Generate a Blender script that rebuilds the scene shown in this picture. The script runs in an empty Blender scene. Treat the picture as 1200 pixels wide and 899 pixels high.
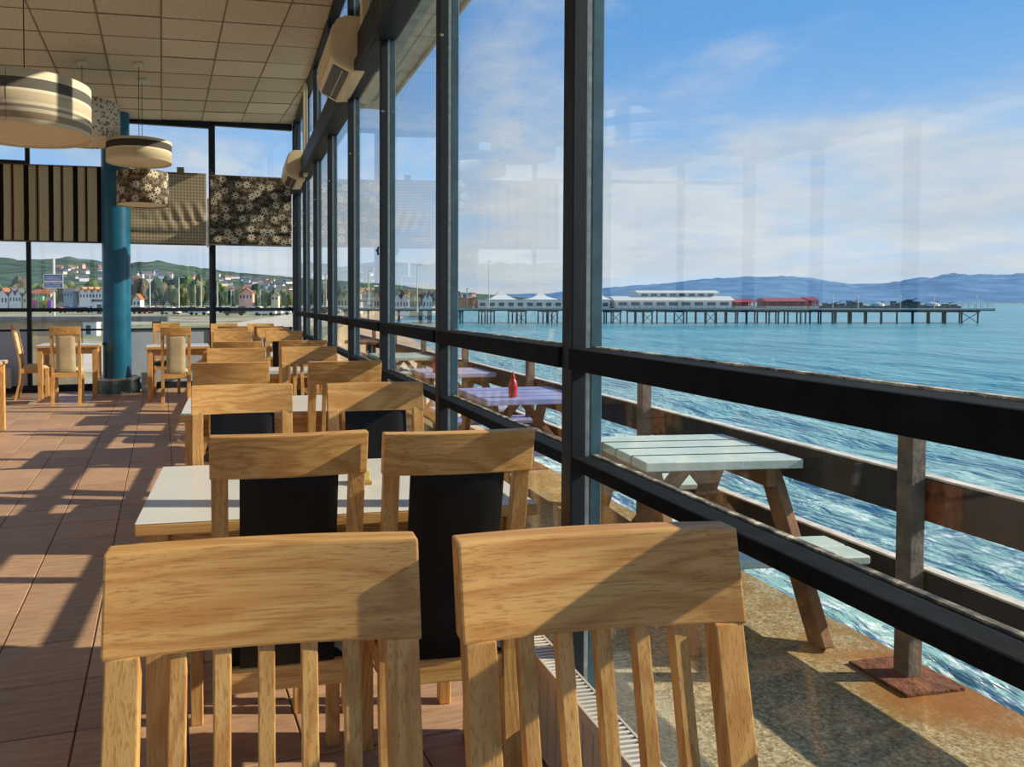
import bpy, bmesh, math, random
from mathutils import Vector, Matrix, noise as mnoise
random.seed(7)
S = bpy.context.scene
COL = S.collection
PI = math.pi

# ------------------------------------------------------------------ camera
cd = bpy.data.cameras.new('camera'); cam = bpy.data.objects.new('camera', cd); COL.objects.link(cam)
cam.location = (0, 0, 1.34)
cam.rotation_euler = (PI/2 - math.radians(1.5284), 0, -math.radians(11.1603))
cd.sensor_fit = 'HORIZONTAL'; cd.sensor_width = 36; cd.lens = 862/1200*36
cd.shift_x = 155/1200; cd.shift_y = -71.5/1200
cd.clip_start = .05; cd.clip_end = 30000
S.camera = cam

# ------------------------------------------------------------------ view
S.view_settings.view_transform = 'Standard'; S.view_settings.look = 'None'
S.view_settings.gamma = 1; S.view_settings.exposure = 0.72
S.cycles.transparent_max_bounces = 32
S.cycles.max_bounces = 10; S.cycles.diffuse_bounces = 6; S.cycles.glossy_bounces = 4

# ------------------------------------------------------------------ node helpers
class NT:
    def __init__(s, tree): s.t = tree; s.n = tree.nodes; s.l = tree.links
    def new(s, typ, **kw):
        n = s.n.new(typ)
        for k, v in kw.items(): setattr(n, k, v)
        return n
    def put(s, sock, v):
        if v is None: return
        if hasattr(v, 'is_linked') or hasattr(v, 'links'): s.l.new(v, sock)
        elif isinstance(v, (tuple, list)) and len(v) == 3 and sock.type == 'RGBA': sock.default_value = (*v, 1)
        else: sock.default_value = v
    def math(s, op, a, b=None, c=None, clamp=False):
        n = s.new('ShaderNodeMath', operation=op, use_clamp=clamp)
        for i, v in enumerate((a, b, c)): s.put(n.inputs[i], v)
        return n.outputs[0]
    def mix(s, f, a, b, mode='MIX'):
        n = s.new('ShaderNodeMix', data_type='RGBA', blend_type=mode)
        s.put(n.inputs[0], f); s.put(n.inputs[6], a); s.put(n.inputs[7], b)
        return n.outputs[2]
    def coord(s, which='Object', scale=(1,1,1), loc=(0,0,0), rot=(0,0,0)):
        c = s.new('ShaderNodeTexCoord'); m = s.new('ShaderNodeMapping')
        m.inputs['Scale'].default_value = scale; m.inputs['Location'].default_value = loc; m.inputs['Rotation'].default_value = rot
        s.l.new(c.outputs[which], m.inputs[0]); return m.outputs[0]
    def noise(s, vec, scale=5, detail=4, rough=.55, dist=0, out=0):
        n = s.new('ShaderNodeTexNoise')
        s.put(n.inputs['Vector'], vec); n.inputs['Scale'].default_value = scale
        n.inputs['Detail'].default_value = detail; n.inputs['Roughness'].default_value = rough; n.inputs['Distortion'].default_value = dist
        return n.outputs[out]
    def ramp(s, f, stops, interp='LINEAR'):
        n = s.new('ShaderNodeValToRGB'); r = n.color_ramp; r.interpolation = interp
        while len(r.elements) > 1: r.elements.remove(r.elements[-1])
        for i, (p, c) in enumerate(stops):
            e = r.elements[0] if i == 0 else r.elements.new(p)
            e.position = p; e.color = (*c, 1) if len(c) == 3 else c
        s.put(n.inputs[0], f); return n.outputs[0]
    def step(s, f, lo, hi):
        n = s.new('ShaderNodeMapRange'); n.interpolation_type = 'SMOOTHSTEP'
        s.put(n.inputs[0], f); n.inputs[1].default_value = lo; n.inputs[2].default_value = hi
        return n.outputs[0]
    def sep(s, v):
        n = s.new('ShaderNodeSeparateXYZ'); s.put(n.inputs[0], v); return n.outputs
    def comb(s, x, y, z):
        n = s.new('ShaderNodeCombineXYZ'); s.put(n.inputs[0], x); s.put(n.inputs[1], y); s.put(n.inputs[2], z); return n.outputs[0]
    def rnd(s): return s.new('ShaderNodeObjectInfo').outputs['Random']
    def bump(s, h, strength=.3, dist=.01):
        n = s.new('ShaderNodeBump'); n.inputs['Strength'].default_value = strength; n.inputs['Distance'].default_value = dist
        s.put(n.inputs['Height'], h); return n.outputs[0]

def lin(*c):
    if len(c) == 1 and isinstance(c[0], str):
        h = c[0].lstrip('#'); c = [int(h[i:i+2], 16) for i in (0, 2, 4)]
    return tuple((x/255/12.92 if x/255 <= .04045 else ((x/255+.055)/1.055)**2.4) for x in c)

def material(name):
    m = bpy.data.materials.new(name); m.use_nodes = True
    g = NT(m.node_tree); b = g.n['Principled BSDF']
    return m, g, b
def setp(g, b, col=None, rough=None, metal=None, spec=None, normal=None, coat=None):
    g.put(b.inputs['Base Color'], col); g.put(b.inputs['Roughness'], rough); g.put(b.inputs['Metallic'], metal)
    g.put(b.inputs['Specular IOR Level'], spec); g.put(b.inputs['Normal'], normal); g.put(b.inputs['Coat Weight'], coat)

# ------------------------------------------------------------------ world sky
w = bpy.data.worlds.new('sky'); S.world = w; w.use_nodes = True
g = NT(w.node_tree); bg = g.n['Background']
d = g.new('ShaderNodeTexCoord').outputs['Generated']
x, y, z = g.sep(d)
zc = g.math('MAXIMUM', z, 0.0)
base = g.ramp(zc, [(0, (.37,.47,.58)), (.06, (.34,.45,.60)), (.16, (.22,.38,.60)), (.32, (.095,.265,.55)), (.6, (.06,.20,.48)), (1, (.045,.16,.42))])
den = g.math('ADD', zc, .16)
cv = g.comb(g.math('DIVIDE', x, den), g.math('DIVIDE', y, den), g.math('MULTIPLY', z, 1.5))
n1 = g.noise(cv, 0.75, 9, .58, .25)
n2 = g.noise(cv, 1.7, 6, .62, .2)
nn = g.math('ADD', g.math('MULTIPLY', n1, .72), g.math('MULTIPLY', n2, .28))
cover = g.ramp(zc, [(0, (.15,)*3), (.10, (.19,)*3), (.20, (.165,)*3), (.27, (.07,)*3), (.34, (0.0,)*3), (.6, (.0,)*3)])
cover = g.math('SUBTRACT', cover, .06)
nn = g.math('ADD', nn, cover)
cl = g.step(nn, .47, .66)
shade = g.ramp(n2, [(.3, (.34,.39,.45)), (.65, (.48,.50,.52))])
sky = g.mix(g.math('MULTIPLY', cl, .92), base, shade)
ground = g.mix(g.step(z, -.03, .0), (.16,.18,.18), sky)
g.put(bg.inputs[0], ground); bg.inputs[1].default_value = 0.95

# ------------------------------------------------------------------ sun
sd = bpy.data.lights.new('sun', 'SUN'); sun = bpy.data.objects.new('sun', sd); COL.objects.link(sun)
sdir = Vector((.985, -.19, .5165)).normalized()
sun.rotation_euler = sdir.to_track_quat('Z', 'Y').to_euler(); sun.location = sdir*60
sd.energy = 4.1; sd.color = (1.0, .86, .66); sd.angle = math.radians(.55)

# ------------------------------------------------------------------ materials
def simple(name, col, rough=.5, metal=0, spec=.5, var=.12, vscale=6, bump=0, bscale=60, coat=0):
    m, g, b = material(name)
    v = g.coord()
    n = g.noise(v, vscale, 5)
    dark = tuple(c*(1-var*1.6) for c in col); lite = tuple(min(1, c*(1+var)) for c in col)
    c = g.ramp(n, [(.3, dark), (.7, lite)])
    nm = g.bump(g.noise(v, bscale, 3), bump, .01) if bump else None
    setp(g, b, c, rough, metal, spec, nm, coat)
    return m

def oak(name, axis, tint=1.0):
    m, g, b = material(name)
    r = g.rnd()
    sc = [26, 26, 26]; sc[axis] = 1.6
    base = g.coord('Object')
    off = g.new('ShaderNodeVectorMath', operation='ADD'); g.put(off.inputs[0], base)
    g.put(off.inputs[1], g.comb(g.math('MULTIPLY', r, 37.), g.math('MULTIPLY', r, 11.), g.math('MULTIPLY', r, 23.)))
    def mp(sx):
        k = g.new('ShaderNodeMapping'); k.inputs['Scale'].default_value = sx; g.l.new(off.outputs[0], k.inputs[0]); return k.outputs[0]
    fig = [5.0, 5.0, 5.0]; fig[axis] = 1.1
    n0 = g.noise(mp(fig), 1.0, 2, .45, .6)
    wv = g.math('PINGPONG', g.math('MULTIPLY', n0, 30.0), 1.0)
    wv = g.step(wv, .25, 1.0)
    k1 = [330.]*3; k1[axis] = 9.
    fine = g.noise(mp(k1), 1.0, 3, .6)
    k2 = [60.]*3; k2[axis] = 2.2
    mid = g.noise(mp(k2), 1.0, 4, .6)
    c1 = g.mix(wv, lin(224,180,112), lin(200,148,84))
    c2 = g.mix(g.math('MULTIPLY', g.step(fine, .50, .66), .55), c1, lin(140,90,46))
    c3 = g.mix(g.math('MULTIPLY', g.step(mid, .40, .72), .40), c2, lin(188,132,72))
    big = g.noise(mp((2.5,2.5,2.5)), 1, 2)
    c4 = g.mix(g.math('MULTIPLY', big, .35), c3, lin(196,140,78))
    h = g.new('ShaderNodeHueSaturation'); g.put(h.inputs['Color'], c4)
    g.put(h.inputs['Value'], g.math('MULTIPLY', g.math('ADD', g.math('MULTIPLY', r, .22), .89), tint))
    hgt = g.math('ADD', g.math('MULTIPLY', fine, .7), g.math('MULTIPLY', wv, .3))
    setp(g, b, h.outputs[0], .45, 0, .4, g.bump(hgt, .16, .004))
    return m
OAKX, OAKY, OAKZ = oak('oak_along_x', 0), oak('oak_along_y', 1), oak('oak_along_z', 2)

def leather(name, col, rough=.36):
    m, g, b = material(name)
    v = g.coord()
    vo = g.new('ShaderNodeTexVoronoi'); g.put(vo.inputs['Vector'], v); vo.inputs['Scale'].default_value = 420
    n = g.noise(v, 9, 4)
    scuff = g.step(g.noise(v, 55, 3, .7), .70, .80)
    c = g.mix(g.math('MULTIPLY', scuff, .35), g.ramp(n, [(.3, tuple(c*.75 for c in col)), (.7, col)]), tuple(min(1, c*2.2+.03) for c in col))
    hh = g.math('ADD', g.math('MULTIPLY', vo.outputs['Distance'], .3), g.noise(v, 14, 2))
    setp(g, b, c, rough, 0, .3, g.bump(hh, .18, .006))
    return m
BLACKL = leather('black_leather', (.006,.006,.007), .42); 
def cream():
    m, g, b = material('cream_fabric')
    v = g.coord()
    n = g.noise(v, 7, 4); t = g.noise(v, 260, 2)
    c = g.mix(g.math('MULTIPLY', t, .4), g.ramp(n, [(.3, lin(196,176,138)), (.7, lin(226,208,170))]), lin(170,150,112))
    setp(g, b, c, .9, 0, .15, g.bump(t, .25, .003)); return m
CREAM = cream()

WHITETOP = simple('white_laminate', (.74,.74,.70), .32, var=.03)
PAINT = None
def paint():
    m, g, b = material('dark_navy_paint')
    v = g.coord()
    geo = g.new('ShaderNodeNewGeometry')
    n = g.noise(v, 3, 4)
    c = g.ramp(n, [(.3, lin(24,33,41)), (.7, lin(32,42,50))])
    streak = g.coord('Object', (60,60,3))
    c = g.mix(g.math('MULTIPLY', g.step(g.noise(streak, 1, 3), .62, .74), .25), c, lin(80,88,90))
    edge = g.step(geo.outputs['Pointiness'], .52, .60)
    chip = g.step(g.noise(v, 7, 6, .7), .64, .66)
    chip = g.math('MULTIPLY', chip, g.step(g.noise(v, 1.4, 3), .53, .62))
    c = g.mix(chip, c, lin(196,186,164))
    setp(g, b, c, .55, 0, .3, g.bump(g.noise(v, 40, 4), .12, .006))
    return m
PAINT = paint()
RAILP = simple('matt_black_rail_paint', lin(26,30,33), .8, 0, .12, var=.25, vscale=18, bump=.15, bscale=50)
def weathered():
    m, g, b = material('weathered_sill_paint')
    v = g.coord()
    n = g.noise(v, 22, 6, .7)
    c = g.ramp(n, [(.35, lin(52,56,56)), (.5, lin(120,112,98)), (.62, lin(226,216,196))])
    setp(g, b, c, .7, 0, .3, g.bump(n, .5, .01)); return m
SILLP = weathered()
SKYLITP = simple('outer_teal_paint', lin(62,96,112), .4, var=.25, vscale=9)  # skylight on the outer mullion faces, put into a lighter teal
BEADW = simple('glazing_bead', lin(206,212,208), .5, var=.2, vscale=30)

def glass():
    m, g, b = material('window_glass')
    out = g.n['Material Output']; g.n.remove(b)
    lw = g.new('ShaderNodeLayerWeight'); lw.inputs[0].default_value = .5
    fr = g.math('ADD', g.math('MULTIPLY', g.math('POWER', lw.outputs['Facing'], 5.0), .55), .035, clamp=True)
    v = g.coord()
    dirt = g.step(g.noise(v, 3.0, 8, .65), .52, .80)
    tr = g.new('ShaderNodeBsdfTransparent'); tr.inputs[0].default_value = (.965,.98,.98,1)
    gl = g.new('ShaderNodeBsdfGlossy'); gl.inputs['Roughness'].default_value = 0.0
    gl.inputs[0].default_value = (1,1,1,1)
    mx = g.new('ShaderNodeMixShader'); g.put(mx.inputs[0], fr); g.l.new(tr.outputs[0], mx.inputs[1]); g.l.new(gl.outputs[0], mx.inputs[2])
    df = g.new('ShaderNodeBsdfDiffuse'); df.inputs[0].default_value = (.75,.76,.74,1)
    m2 = g.new('ShaderNodeMixShader'); g.put(m2.inputs[0], g.math('MULTIPLY', dirt, .035)); g.l.new(mx.outputs[0], m2.inputs[1]); g.l.new(df.outputs[0], m2.inputs[2])
    g.l.new(m2.outputs[0], out.inputs[0]); return m
GLASS = glass()

def floor_tile():
    m, g, b = material('terracotta_tile')
    r = g.rnd(); v = g.coord()
    off = g.new('ShaderNodeVectorMath', operation='ADD'); g.put(off.inputs[0], v); g.put(off.inputs[1], g.comb(g.math('MULTIPLY', r, 61.), g.math('MULTIPLY', r, 17.), 0))
    mp = g.new('ShaderNodeMapping'); mp.inputs['Scale'].default_value = (6, 46, 5); g.l.new(off.outputs[0], mp.inputs[0])
    n = g.noise(mp.outputs[0], 1, 6, .65); n2 = g.noise(off.outputs[0], 4, 4); sp = g.noise(off.outputs[0], 90, 3, .7)
    c = g.ramp(n, [(.28, lin(160,126,100)), (.5, lin(190,154,122)), (.74, lin(208,178,146))])
    c = g.mix(g.math('MULTIPLY', n2, .35), c, lin(178,132,98))
    c = g.mix(g.math('MULTIPLY', g.step(sp, .62, .72), .35), c, lin(216,190,168))
    h = g.new('ShaderNodeHueSaturation'); g.put(h.inputs['Color'], c); g.put(h.inputs['Value'], g.math('ADD', g.math('MULTIPLY', r, .24), .88))
    setp(g, b, h.outputs[0], .5, 0, .4, g.bump(g.math('ADD', n, g.math('MULTIPLY', sp, .3)), .5, .006)); return m
TILE = floor_tile()
GROUT = simple('grout', lin(104,84,68), .9, var=.2)

def ceil_tile():
    m, g, b = material('mineral_ceiling_tile')
    r = g.rnd(); v = g.coord()
    off = g.new('ShaderNodeVectorMath', operation='ADD'); g.put(off.inputs[0], v); g.put(off.inputs[1], g.comb(g.math('MULTIPLY', r, 61.), g.math('MULTIPLY', r, 17.), 0))
    n = g.noise(off.outputs[0], 70, 4, .7); n2 = g.noise(off.outputs[0], 1.6, 4)
    c = g.ramp(n, [(.36, lin(186,172,148)), (.56, lin(238,226,200))])
    c = g.mix(g.math('MULTIPLY', g.step(n2, .45, .75), .25), c, lin(206,188,152))
    h = g.new('ShaderNodeHueSaturation'); g.put(h.inputs['Color'], c); g.put(h.inputs['Value'], g.math('ADD', g.math('MULTIPLY', r, .16), .90))
    setp(g, b, h.outputs[0], .95, 0, .2, g.bump(n, .5, .01)); return m
CTILE = ceil_tile()
CGRID = simple('ceiling_grid_metal', lin(150,132,104), .6)
WALLP = simple('wall_plaster', lin(214,204,184), .85, var=.06, bump=.1)
COLUMN_BLUE = None
def colmat():
    m, g, b = material('blue_column_gloss_paint')
    v = g.coord()
    n = g.noise(v, 4, 4)
    c = g.ramp(n, [(.3, lin(5,76,104)), (.7, lin(8,98,128))])
    setp(g, b, c, .34, 0, .5); return m
COLUMN_BLUE = colmat()
PLINTH = simple('plinth_metal', lin(96,128,134), .25, .6, var=.3, vscale=5)
PANELG = simple('spandrel_glass', lin(172,188,204), .16, 0, .6, var=.08, vscale=1.2)
WHITEP = simple('white_plastic', lin(222,214,192), .45, var=.04)
CREAMP = simple('aged_cream_plastic', lin(228,208,166), .45, var=.06)
BLACKP = simple('black_plastic', (.02,.02,.02), .4)
STEEL = simple('brushed_steel', (.5,.5,.5), .35, 1.0)
RADW = simple('radiator_enamel', lin(206,196,176), .4, var=.05)
REDP = simple('red_plastic', lin(196,28,24), .35, var=.1)

# ------------------------------------------------------------------ mesh helpers
class MB:
    def __init__(s): s.v = []; s.f = []
    def add(s, vs, fs, M=None):
        o = len(s.v)
        s.v += [tuple(M @ Vector(p)) if M is not None else tuple(p) for p in vs]
        s.f += [tuple(o+i for i in f) for f in fs]; return s
    def box(s, x0, x1, y0, y1, z0, z1, M=None):
        return s.add([(x0,y0,z0),(x1,y0,z0),(x1,y1,z0),(x0,y1,z0),(x0,y0,z1),(x1,y0,z1),(x1,y1,z1),(x0,y1,z1)],
                     [(0,3,2,1),(4,5,6,7),(0,1,5,4),(1,2,6,5),(2,3,7,6),(3,0,4,7)], M)
    def cbox(s, c, h, M=None): return s.box(c[0]-h[0],c[0]+h[0],c[1]-h[1],c[1]+h[1],c[2]-h[2],c[2]+h[2], M)
    def loft(s, secs, cap=True, closed=False):
        n = len(secs[0]); o = len(s.v)
        for q in secs: s.v += [tuple(p) for p in q]
        m = len(secs)
        for i in range(m if closed else m-1):
            a = o+i*n; b = o+((i+1) % m)*n
            for j in range(n): s.f.append((a+j, a+(j+1) % n, b+(j+1) % n, b+j))
        if cap and not closed:
            s.f.append(tuple(o+j for j in reversed(range(n)))); s.f.append(tuple(o+(m-1)*n+j for j in range(n)))
        return s
    def prism(s, poly, d, axis='y', lo=0):          # poly in the two other axes
        def P(a, b, t): return {'y': (a, t, b), 'x': (t, a, b), 'z': (a, b, t)}[axis]
        return s.loft([[P(a, b, lo) for a, b in poly], [P(a, b, lo+d) for a, b in poly]])
    def tube(s, pts, r, n=8, r1=None):
        pts = [Vector(p) for p in pts]; secs = []
        for i, p in enumerate(pts):
            t = (pts[min(i+1, len(pts)-1)]-pts[max(i-1, 0)]).normalized()
            up = Vector((0,0,1)) if abs(t.z) < .9 else Vector((1,0,0))
            a = t.cross(up).normalized(); b = t.cross(a)
            rr = r if r1 is None else r+(r1-r)*i/(len(pts)-1)
            secs.append([p+a*(rr*math.cos(k*2*PI/n))+b*(rr*math.sin(k*2*PI/n)) for k in range(n)])
        return s.loft(secs)
    def bar(s, a, b, w, h, side=(0,0,1)):             # rectangular bar a->b, h along 'side' direction
        a, b = Vector(a), Vector(b); t = (b-a).normalized(); sd = Vector(side)
        u = (sd - t*sd.dot(t)).normalized(); v = t.cross(u)
        q = [(-w/2,-h/2),(w/2,-h/2),(w/2,h/2),(-w/2,h/2)]
        return s.loft([[a+v*i+u*j for i, j in q], [b+v*i+u*j for i, j in q]])
    def lathe(s, prof, n=32, c=(0,0), closed=False):
        return s.loft([[(c[0]+r*math.cos(k*2*PI/n), c[1]+r*math.sin(k*2*PI/n), z) for r, z in prof] for k in range(n)], closed=True) if closed else \
               s._lathe(prof, n, c)
    def _lathe(s, prof, n, c):
        o = len(s.v); m = len(prof)
        for r, z in prof:
            s.v += [(c[0]+r*math.cos(k*2*PI/n), c[1]+r*math.sin(k*2*PI/n), z) for k in range(n)]
        for i in range(m-1):
            for k in range(n):
                s.f.append((o+i*n+k, o+i*n+(k+1) % n, o+(i+1)*n+(k+1) % n, o+(i+1)*n+k))
        if prof[0][0] > 1e-6: s.f.append(tuple(o+k for k in reversed(range(n))))
        if prof[-1][0] > 1e-6: s.f.append(tuple(o+(m-1)*n+k for k in range(n)))
        return s
    def mesh(s, name, mat=None, bevel=0, smooth=False, seg=2):
        me = bpy.data.meshes.new(name); me.from_pydata(s.v, [], s.f); me.update()
        bm = bmesh.new(); bm.from_mesh(me)
        bmesh.ops.recalc_face_normals(bm, faces=bm.faces)
        if bevel:
            ed = [e for e in bm.edges if len(e.link_faces) == 2 and e.calc_face_angle(0) > .6]
            bmesh.ops.bevel(bm, geom=ed, offset=bevel, segments=seg, profile=.6, affect='EDGES', clamp_overlap=True)
        if smooth:
            for f in bm.faces: f.smooth = True
            for e in bm.edges:
                if len(e.link_faces) == 2 and e.calc_face_angle(0) > .7: e.smooth = False
        bm.to_mesh(me); bm.free()
        if mat: me.materials.append(mat)
        return me
    def build(s, name, mat, parent=None, loc=None, rz=0, **kw):
        o = bpy.data.objects.new(name, s.mesh(name, mat, **kw)); COL.objects.link(o)
        if parent is not None: o.parent = parent
        if loc is not None: o.location = loc
        if rz: o.rotation_euler = (0, 0, rz)
        return o

def link(name, me, parent=None, loc=(0,0,0), rot=(0,0,0)):
    o = bpy.data.objects.new(name, me); COL.objects.link(o); o.parent = parent; o.location = loc; o.rotation_euler = rot; return o
def tag(o, label=None, cat=None, group=None, kind=None):
    if label: o['label'] = label
    if cat: o['category'] = cat
    if group: o['group'] = group
    if kind: o['kind'] = kind
    return o
def thing(name, label, cat, loc=(0,0,0), rz=0, group=None, kind=None):
    o = bpy.data.objects.new(name, None); o.empty_display_size = .1; COL.objects.link(o)
    o.location = loc; o.rotation_euler = (0, 0, rz)
    return tag(o, label, cat, group, kind)
def dup(root, loc, rz=0, label=None, group=None, scale=None):
    r = root.copy(); COL.objects.link(r); r.location = loc; r.rotation_euler = (0, 0, rz)
    if label: r['label'] = label
    if group: r['group'] = group
    if scale: r.scale = scale
    for ch in KIDS(root):
        c = ch.copy(); COL.objects.link(c); c.parent = r
        for gch in KIDS(ch):
            d = gch.copy(); COL.objects.link(d); d.parent = c
    return r
def KIDS(o): return [c for c in bpy.data.objects if c.parent is o]

# ------------------------------------------------------------------ the room grid (floor tiles, ceiling and far wall share it)
G = Vector((-.0925, .9957, 0)); T = Vector((.9957, .0925, 0)); GA = math.atan2(.0925, .9957)
ZC = lambda x: 4.18+.038*(x+1.08)
FW = Vector((-1.08, 11.99, 0))
WX = 1.0                                       # glass plane of the sea-side wall
BACK, LEFT = -3.0, -6.6
ROOM = [((1,0), .985), ((-1,0), -LEFT), ((0,-1), -BACK), ((G.x, G.y), G.dot(FW)-.03)]   # n.p <= d
def clip(poly, planes=ROOM):
    for n, dd in planes:
        out = []
        for i in range(len(poly)):
            a, b = poly[i], poly[(i+1) % len(poly)]
            da, db = a[0]*n[0]+a[1]*n[1]-dd, b[0]*n[0]+b[1]*n[1]-dd
            if da <= 0: out.append(a)
            if da*db < 0:
                t = da/(da-db); out.append((a[0]+(b[0]-a[0])*t, a[1]+(b[1]-a[1])*t))
        poly = out
        if not poly: return []
    return poly
def poly_area(p): return abs(sum(p[i][0]*p[(i+1) % len(p)][1]-p[(i+1) % len(p)][0]*p[i][1] for i in range(len(p))))/2

def tile_field(root, name, mat, t0, g0, pitch, joint, th, zf, view, up, rnd_z, stuffname, ang_tilt=0):
    """square tiles on the grid; those of the visible field that show largest are parts, the rest one joined part"""
    h = pitch/2-joint/2
    me = MB().box(-h, h, -h, h, 0 if up else -th, th if up else 0).mesh(name, mat, bevel=.0025, seg=1)
    cells = []
    for i in range(-16, 40):
        for j in range(-30, 60):
            c = T*(t0+(i+.5)*pitch)+G*(g0+(j+.5)*pitch)
            q = [(c+T*a*h+G*b*h) for a, b in ((-1,-1),(1,-1),(1,1),(-1,1))]
            p = clip([(v.x, v.y) for v in q])
            if len(p) < 3 or poly_area(p) < 4e-4: continue
            cells.append((c, p, poly_area(p) > (2*h)**2*.999))
    vis = sorted([k for k in cells if view(k[0])], key=lambda k: k[0].length)
    front = vis[:290]; ids = {id(k) for k in front}
    rest = MB()
    for k in cells:
        c, p, full = k
        dz = random.uniform(-rnd_z, rnd_z)
        if id(k) in ids:
            if full:
                o = link(name, me, root, (c.x, c.y, zf(c.x)+dz), (random.uniform(-ang_tilt, ang_tilt), -math.atan(.038) if up else random.uniform(-.002,.002), GA))
                o.rotation_euler.z = GA
            else:
                m = MB()
                lo = [(x-c.x, y-c.y, zf(x)-zf(c.x)-(0 if up else th)) for x, y in p]; hi = [(a, b, z+th) for a, b, z in lo]
                m.loft([lo, hi]).build(name, mat, root, (c.x, c.y, zf(c.x)+dz))
        else:
            rest.loft([[(x, y, zf(x)-(0 if up else th)) for x, y in p], [(x, y, zf(x)+(th if up else 0)) for x, y in p]])
    if rest.v: tag(rest.build(stuffname, mat, root), kind='stuff')

CAMP = Vector((0,0,1.34)); CF = Vector((math.sin(math.radians(11.16)), math.cos(math.radians(11.16)), 0)); CR = Vector((CF.y, -CF.x, 0))
def uv(p, z):
    q = Vector((p.x, p.y, z))-CAMP; zz = q.dot(CF)
    if zz < .3: return None
    return 445+862*q.dot(CR)/zz, 355-862*q.z/zz
def inview(z, mx=40):
    def f(p):
        a = uv(p, z); return a is not None and -mx < a[0] < 1200+mx and -mx < a[1] < 899+mx*2
    return f

floor = thing('floor', 'red-brown terracotta tiled floor of the cafe with window shadows', 'floor', kind='structure')
fp = clip([(LEFT,BACK),(WX+.03,BACK),(WX+.03,13),(LEFT,13)], ROOM[1:]+[((1,0),WX+.04)])
MB().loft([[(x,y,-.12) for x,y in fp],[(x,y,-.004) for x,y in fp]]).build('grout_bed', GROUT, floor)
tile_field(floor, 'floor_tile', TILE, -.2704, 2.784-.3365*20, .3365, .006, .02, lambda x: 0.0, inview(0), False, .0006, 'far_floor_tiles')

ceil = thing('ceiling', 'suspended ceiling of square beige mineral tiles in a metal grid', 'ceiling', kind='structure')
tile_field(ceil, 'ceiling_tile', CTILE, .0126-.608*5, 7.769-.608*15, .608, .016, .02, lambda x: ZC(x)+.006, inview(4.2, 60), True, .003, 'other_ceiling_tiles', .004)
gb = MB()
for i in range(-10, 12):
    t = .0126+i*.608
    p = [T*t+G*(-6), T*t+G*13]
    q = clip([((p[0]-T*.0065).x,(p[0]-T*.0065).y),((p[0]+T*.0065).x,(p[0]+T*.0065).y),((p[1]+T*.0065).x,(p[1]+T*.0065).y),((p[1]-T*.0065).x,(p[1]-T*.0065).y)])
    if len(q) >= 3: gb.loft([[(x,y,ZC(x)+.002) for x,y in q],[(x,y,ZC(x)+.012) for x,y in q]])
for j in range(-20, 8):
    s_ = 7.769+j*.608
    p = [T*-8+G*s_, T*3+G*s_]
    q = clip([((p[0]-G*.0065).x,(p[0]-G*.0065).y),((p[1]-G*.0065).x,(p[1]-G*.0065).y),((p[1]+G*.0065).x,(p[1]+G*.0065).y),((p[0]+G*.0065).x,(p[0]+G*.0065).y)])
    if len(q) >= 3: gb.loft([[(x,y,ZC(x)+.002) for x,y in q],[(x,y,ZC(x)+.012) for x,y in q]])
gb.build('ceiling_grid', CGRID, ceil)
rp = [(LEFT-.3,BACK-.3),(WX+.04,BACK-.3),(WX+.04,12.3),(LEFT-.3,11.7)]
MB().loft([[(x,y,ZC(x)+.05) for x,y in rp],[(x,y,ZC(x)+.25) for x,y in rp]]).build('roof_slab', simple('roof_board', lin(150,140,120), .9), ceil)

# ------------------------------------------------------------------ sea-side window wall: one bay = one window
YM = [-3.64+1.4*i for i in range(12)]          # near faces of the mullions ... 10.36, 11.76
YM = [round(y+.005, 3) for y in YM]
n_win = 0
ZT = ZC(WX)
def sea_window(y0, y1, last=False):
    global n_win; n_win += 1
    w_ = thing(f'window_{n_win}', 'tall navy framed window bay of the sea-side glass wall, number %s from the near end' % ['one','two','three','four','five','six','seven','eight','nine','ten','eleven','twelve'][n_win-1], 'window', (WX, y0, 0), kind='structure')
    L = y1-y0
    a = .065
    m = MB(); m.box(-.05, -.004, 0, a, 0, ZT-.02); m.build('mullion', PAINT, w_, bevel=.004, seg=2)
    MB().box(-.004, .009, .004, a-.004, 0, ZT-.02).build('glazing_bead', BEADW, w_)
    MB().box(.009, .045, -.002, a+.002, -.08, ZT-.02).build('outer_mullion', SKYLITP, w_, bevel=.003, seg=1)
    def rail(z0, z1, x0, x1, name, sill=True):
        MB().box(x0, x1, a, L, z0, z1).build(name, RAILP, w_, bevel=.006, seg=2)
        if sill: MB().box(x1-.012, x1+.003, a, L, z1-.003, z1+.004).build(name+'_weathered_edge', SILLP, w_)
    rail(1.148, 1.210, -.062, .03, 'mid_rail')
    rail(.860, .896, -.05, .03, 'lower_rail')
    rail(-.02, .075, -.05, .045, 'bottom_sill', False)
    MB().box(-.10, .05, 0, L, 3.06, 3.34).build('head_beam', PAINT, w_, bevel=.01, seg=2)
    MB().box(-.125, -.10, 0, L, 3.06, 3.13).build('beam_moulding', PAINT, w_, bevel=.004)
    MB().box(-.05, .045, a, L, ZT-.06, ZT+.02).build('top_rail', PAINT, w_)
    for nm, z0, z1 in (('upper_pane', 1.212, 3.06), ('middle_pane', .898, 1.148), ('lower_pane', .075, .860), ('clerestory_pane', 3.34, ZT-.06)):
        MB().box(-.003, .003, a-.003, L+.003, z0-.002, z1+.002).build(nm, GLASS, w_)
for i in range(11): sea_window(YM[i], YM[i+1])
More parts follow.
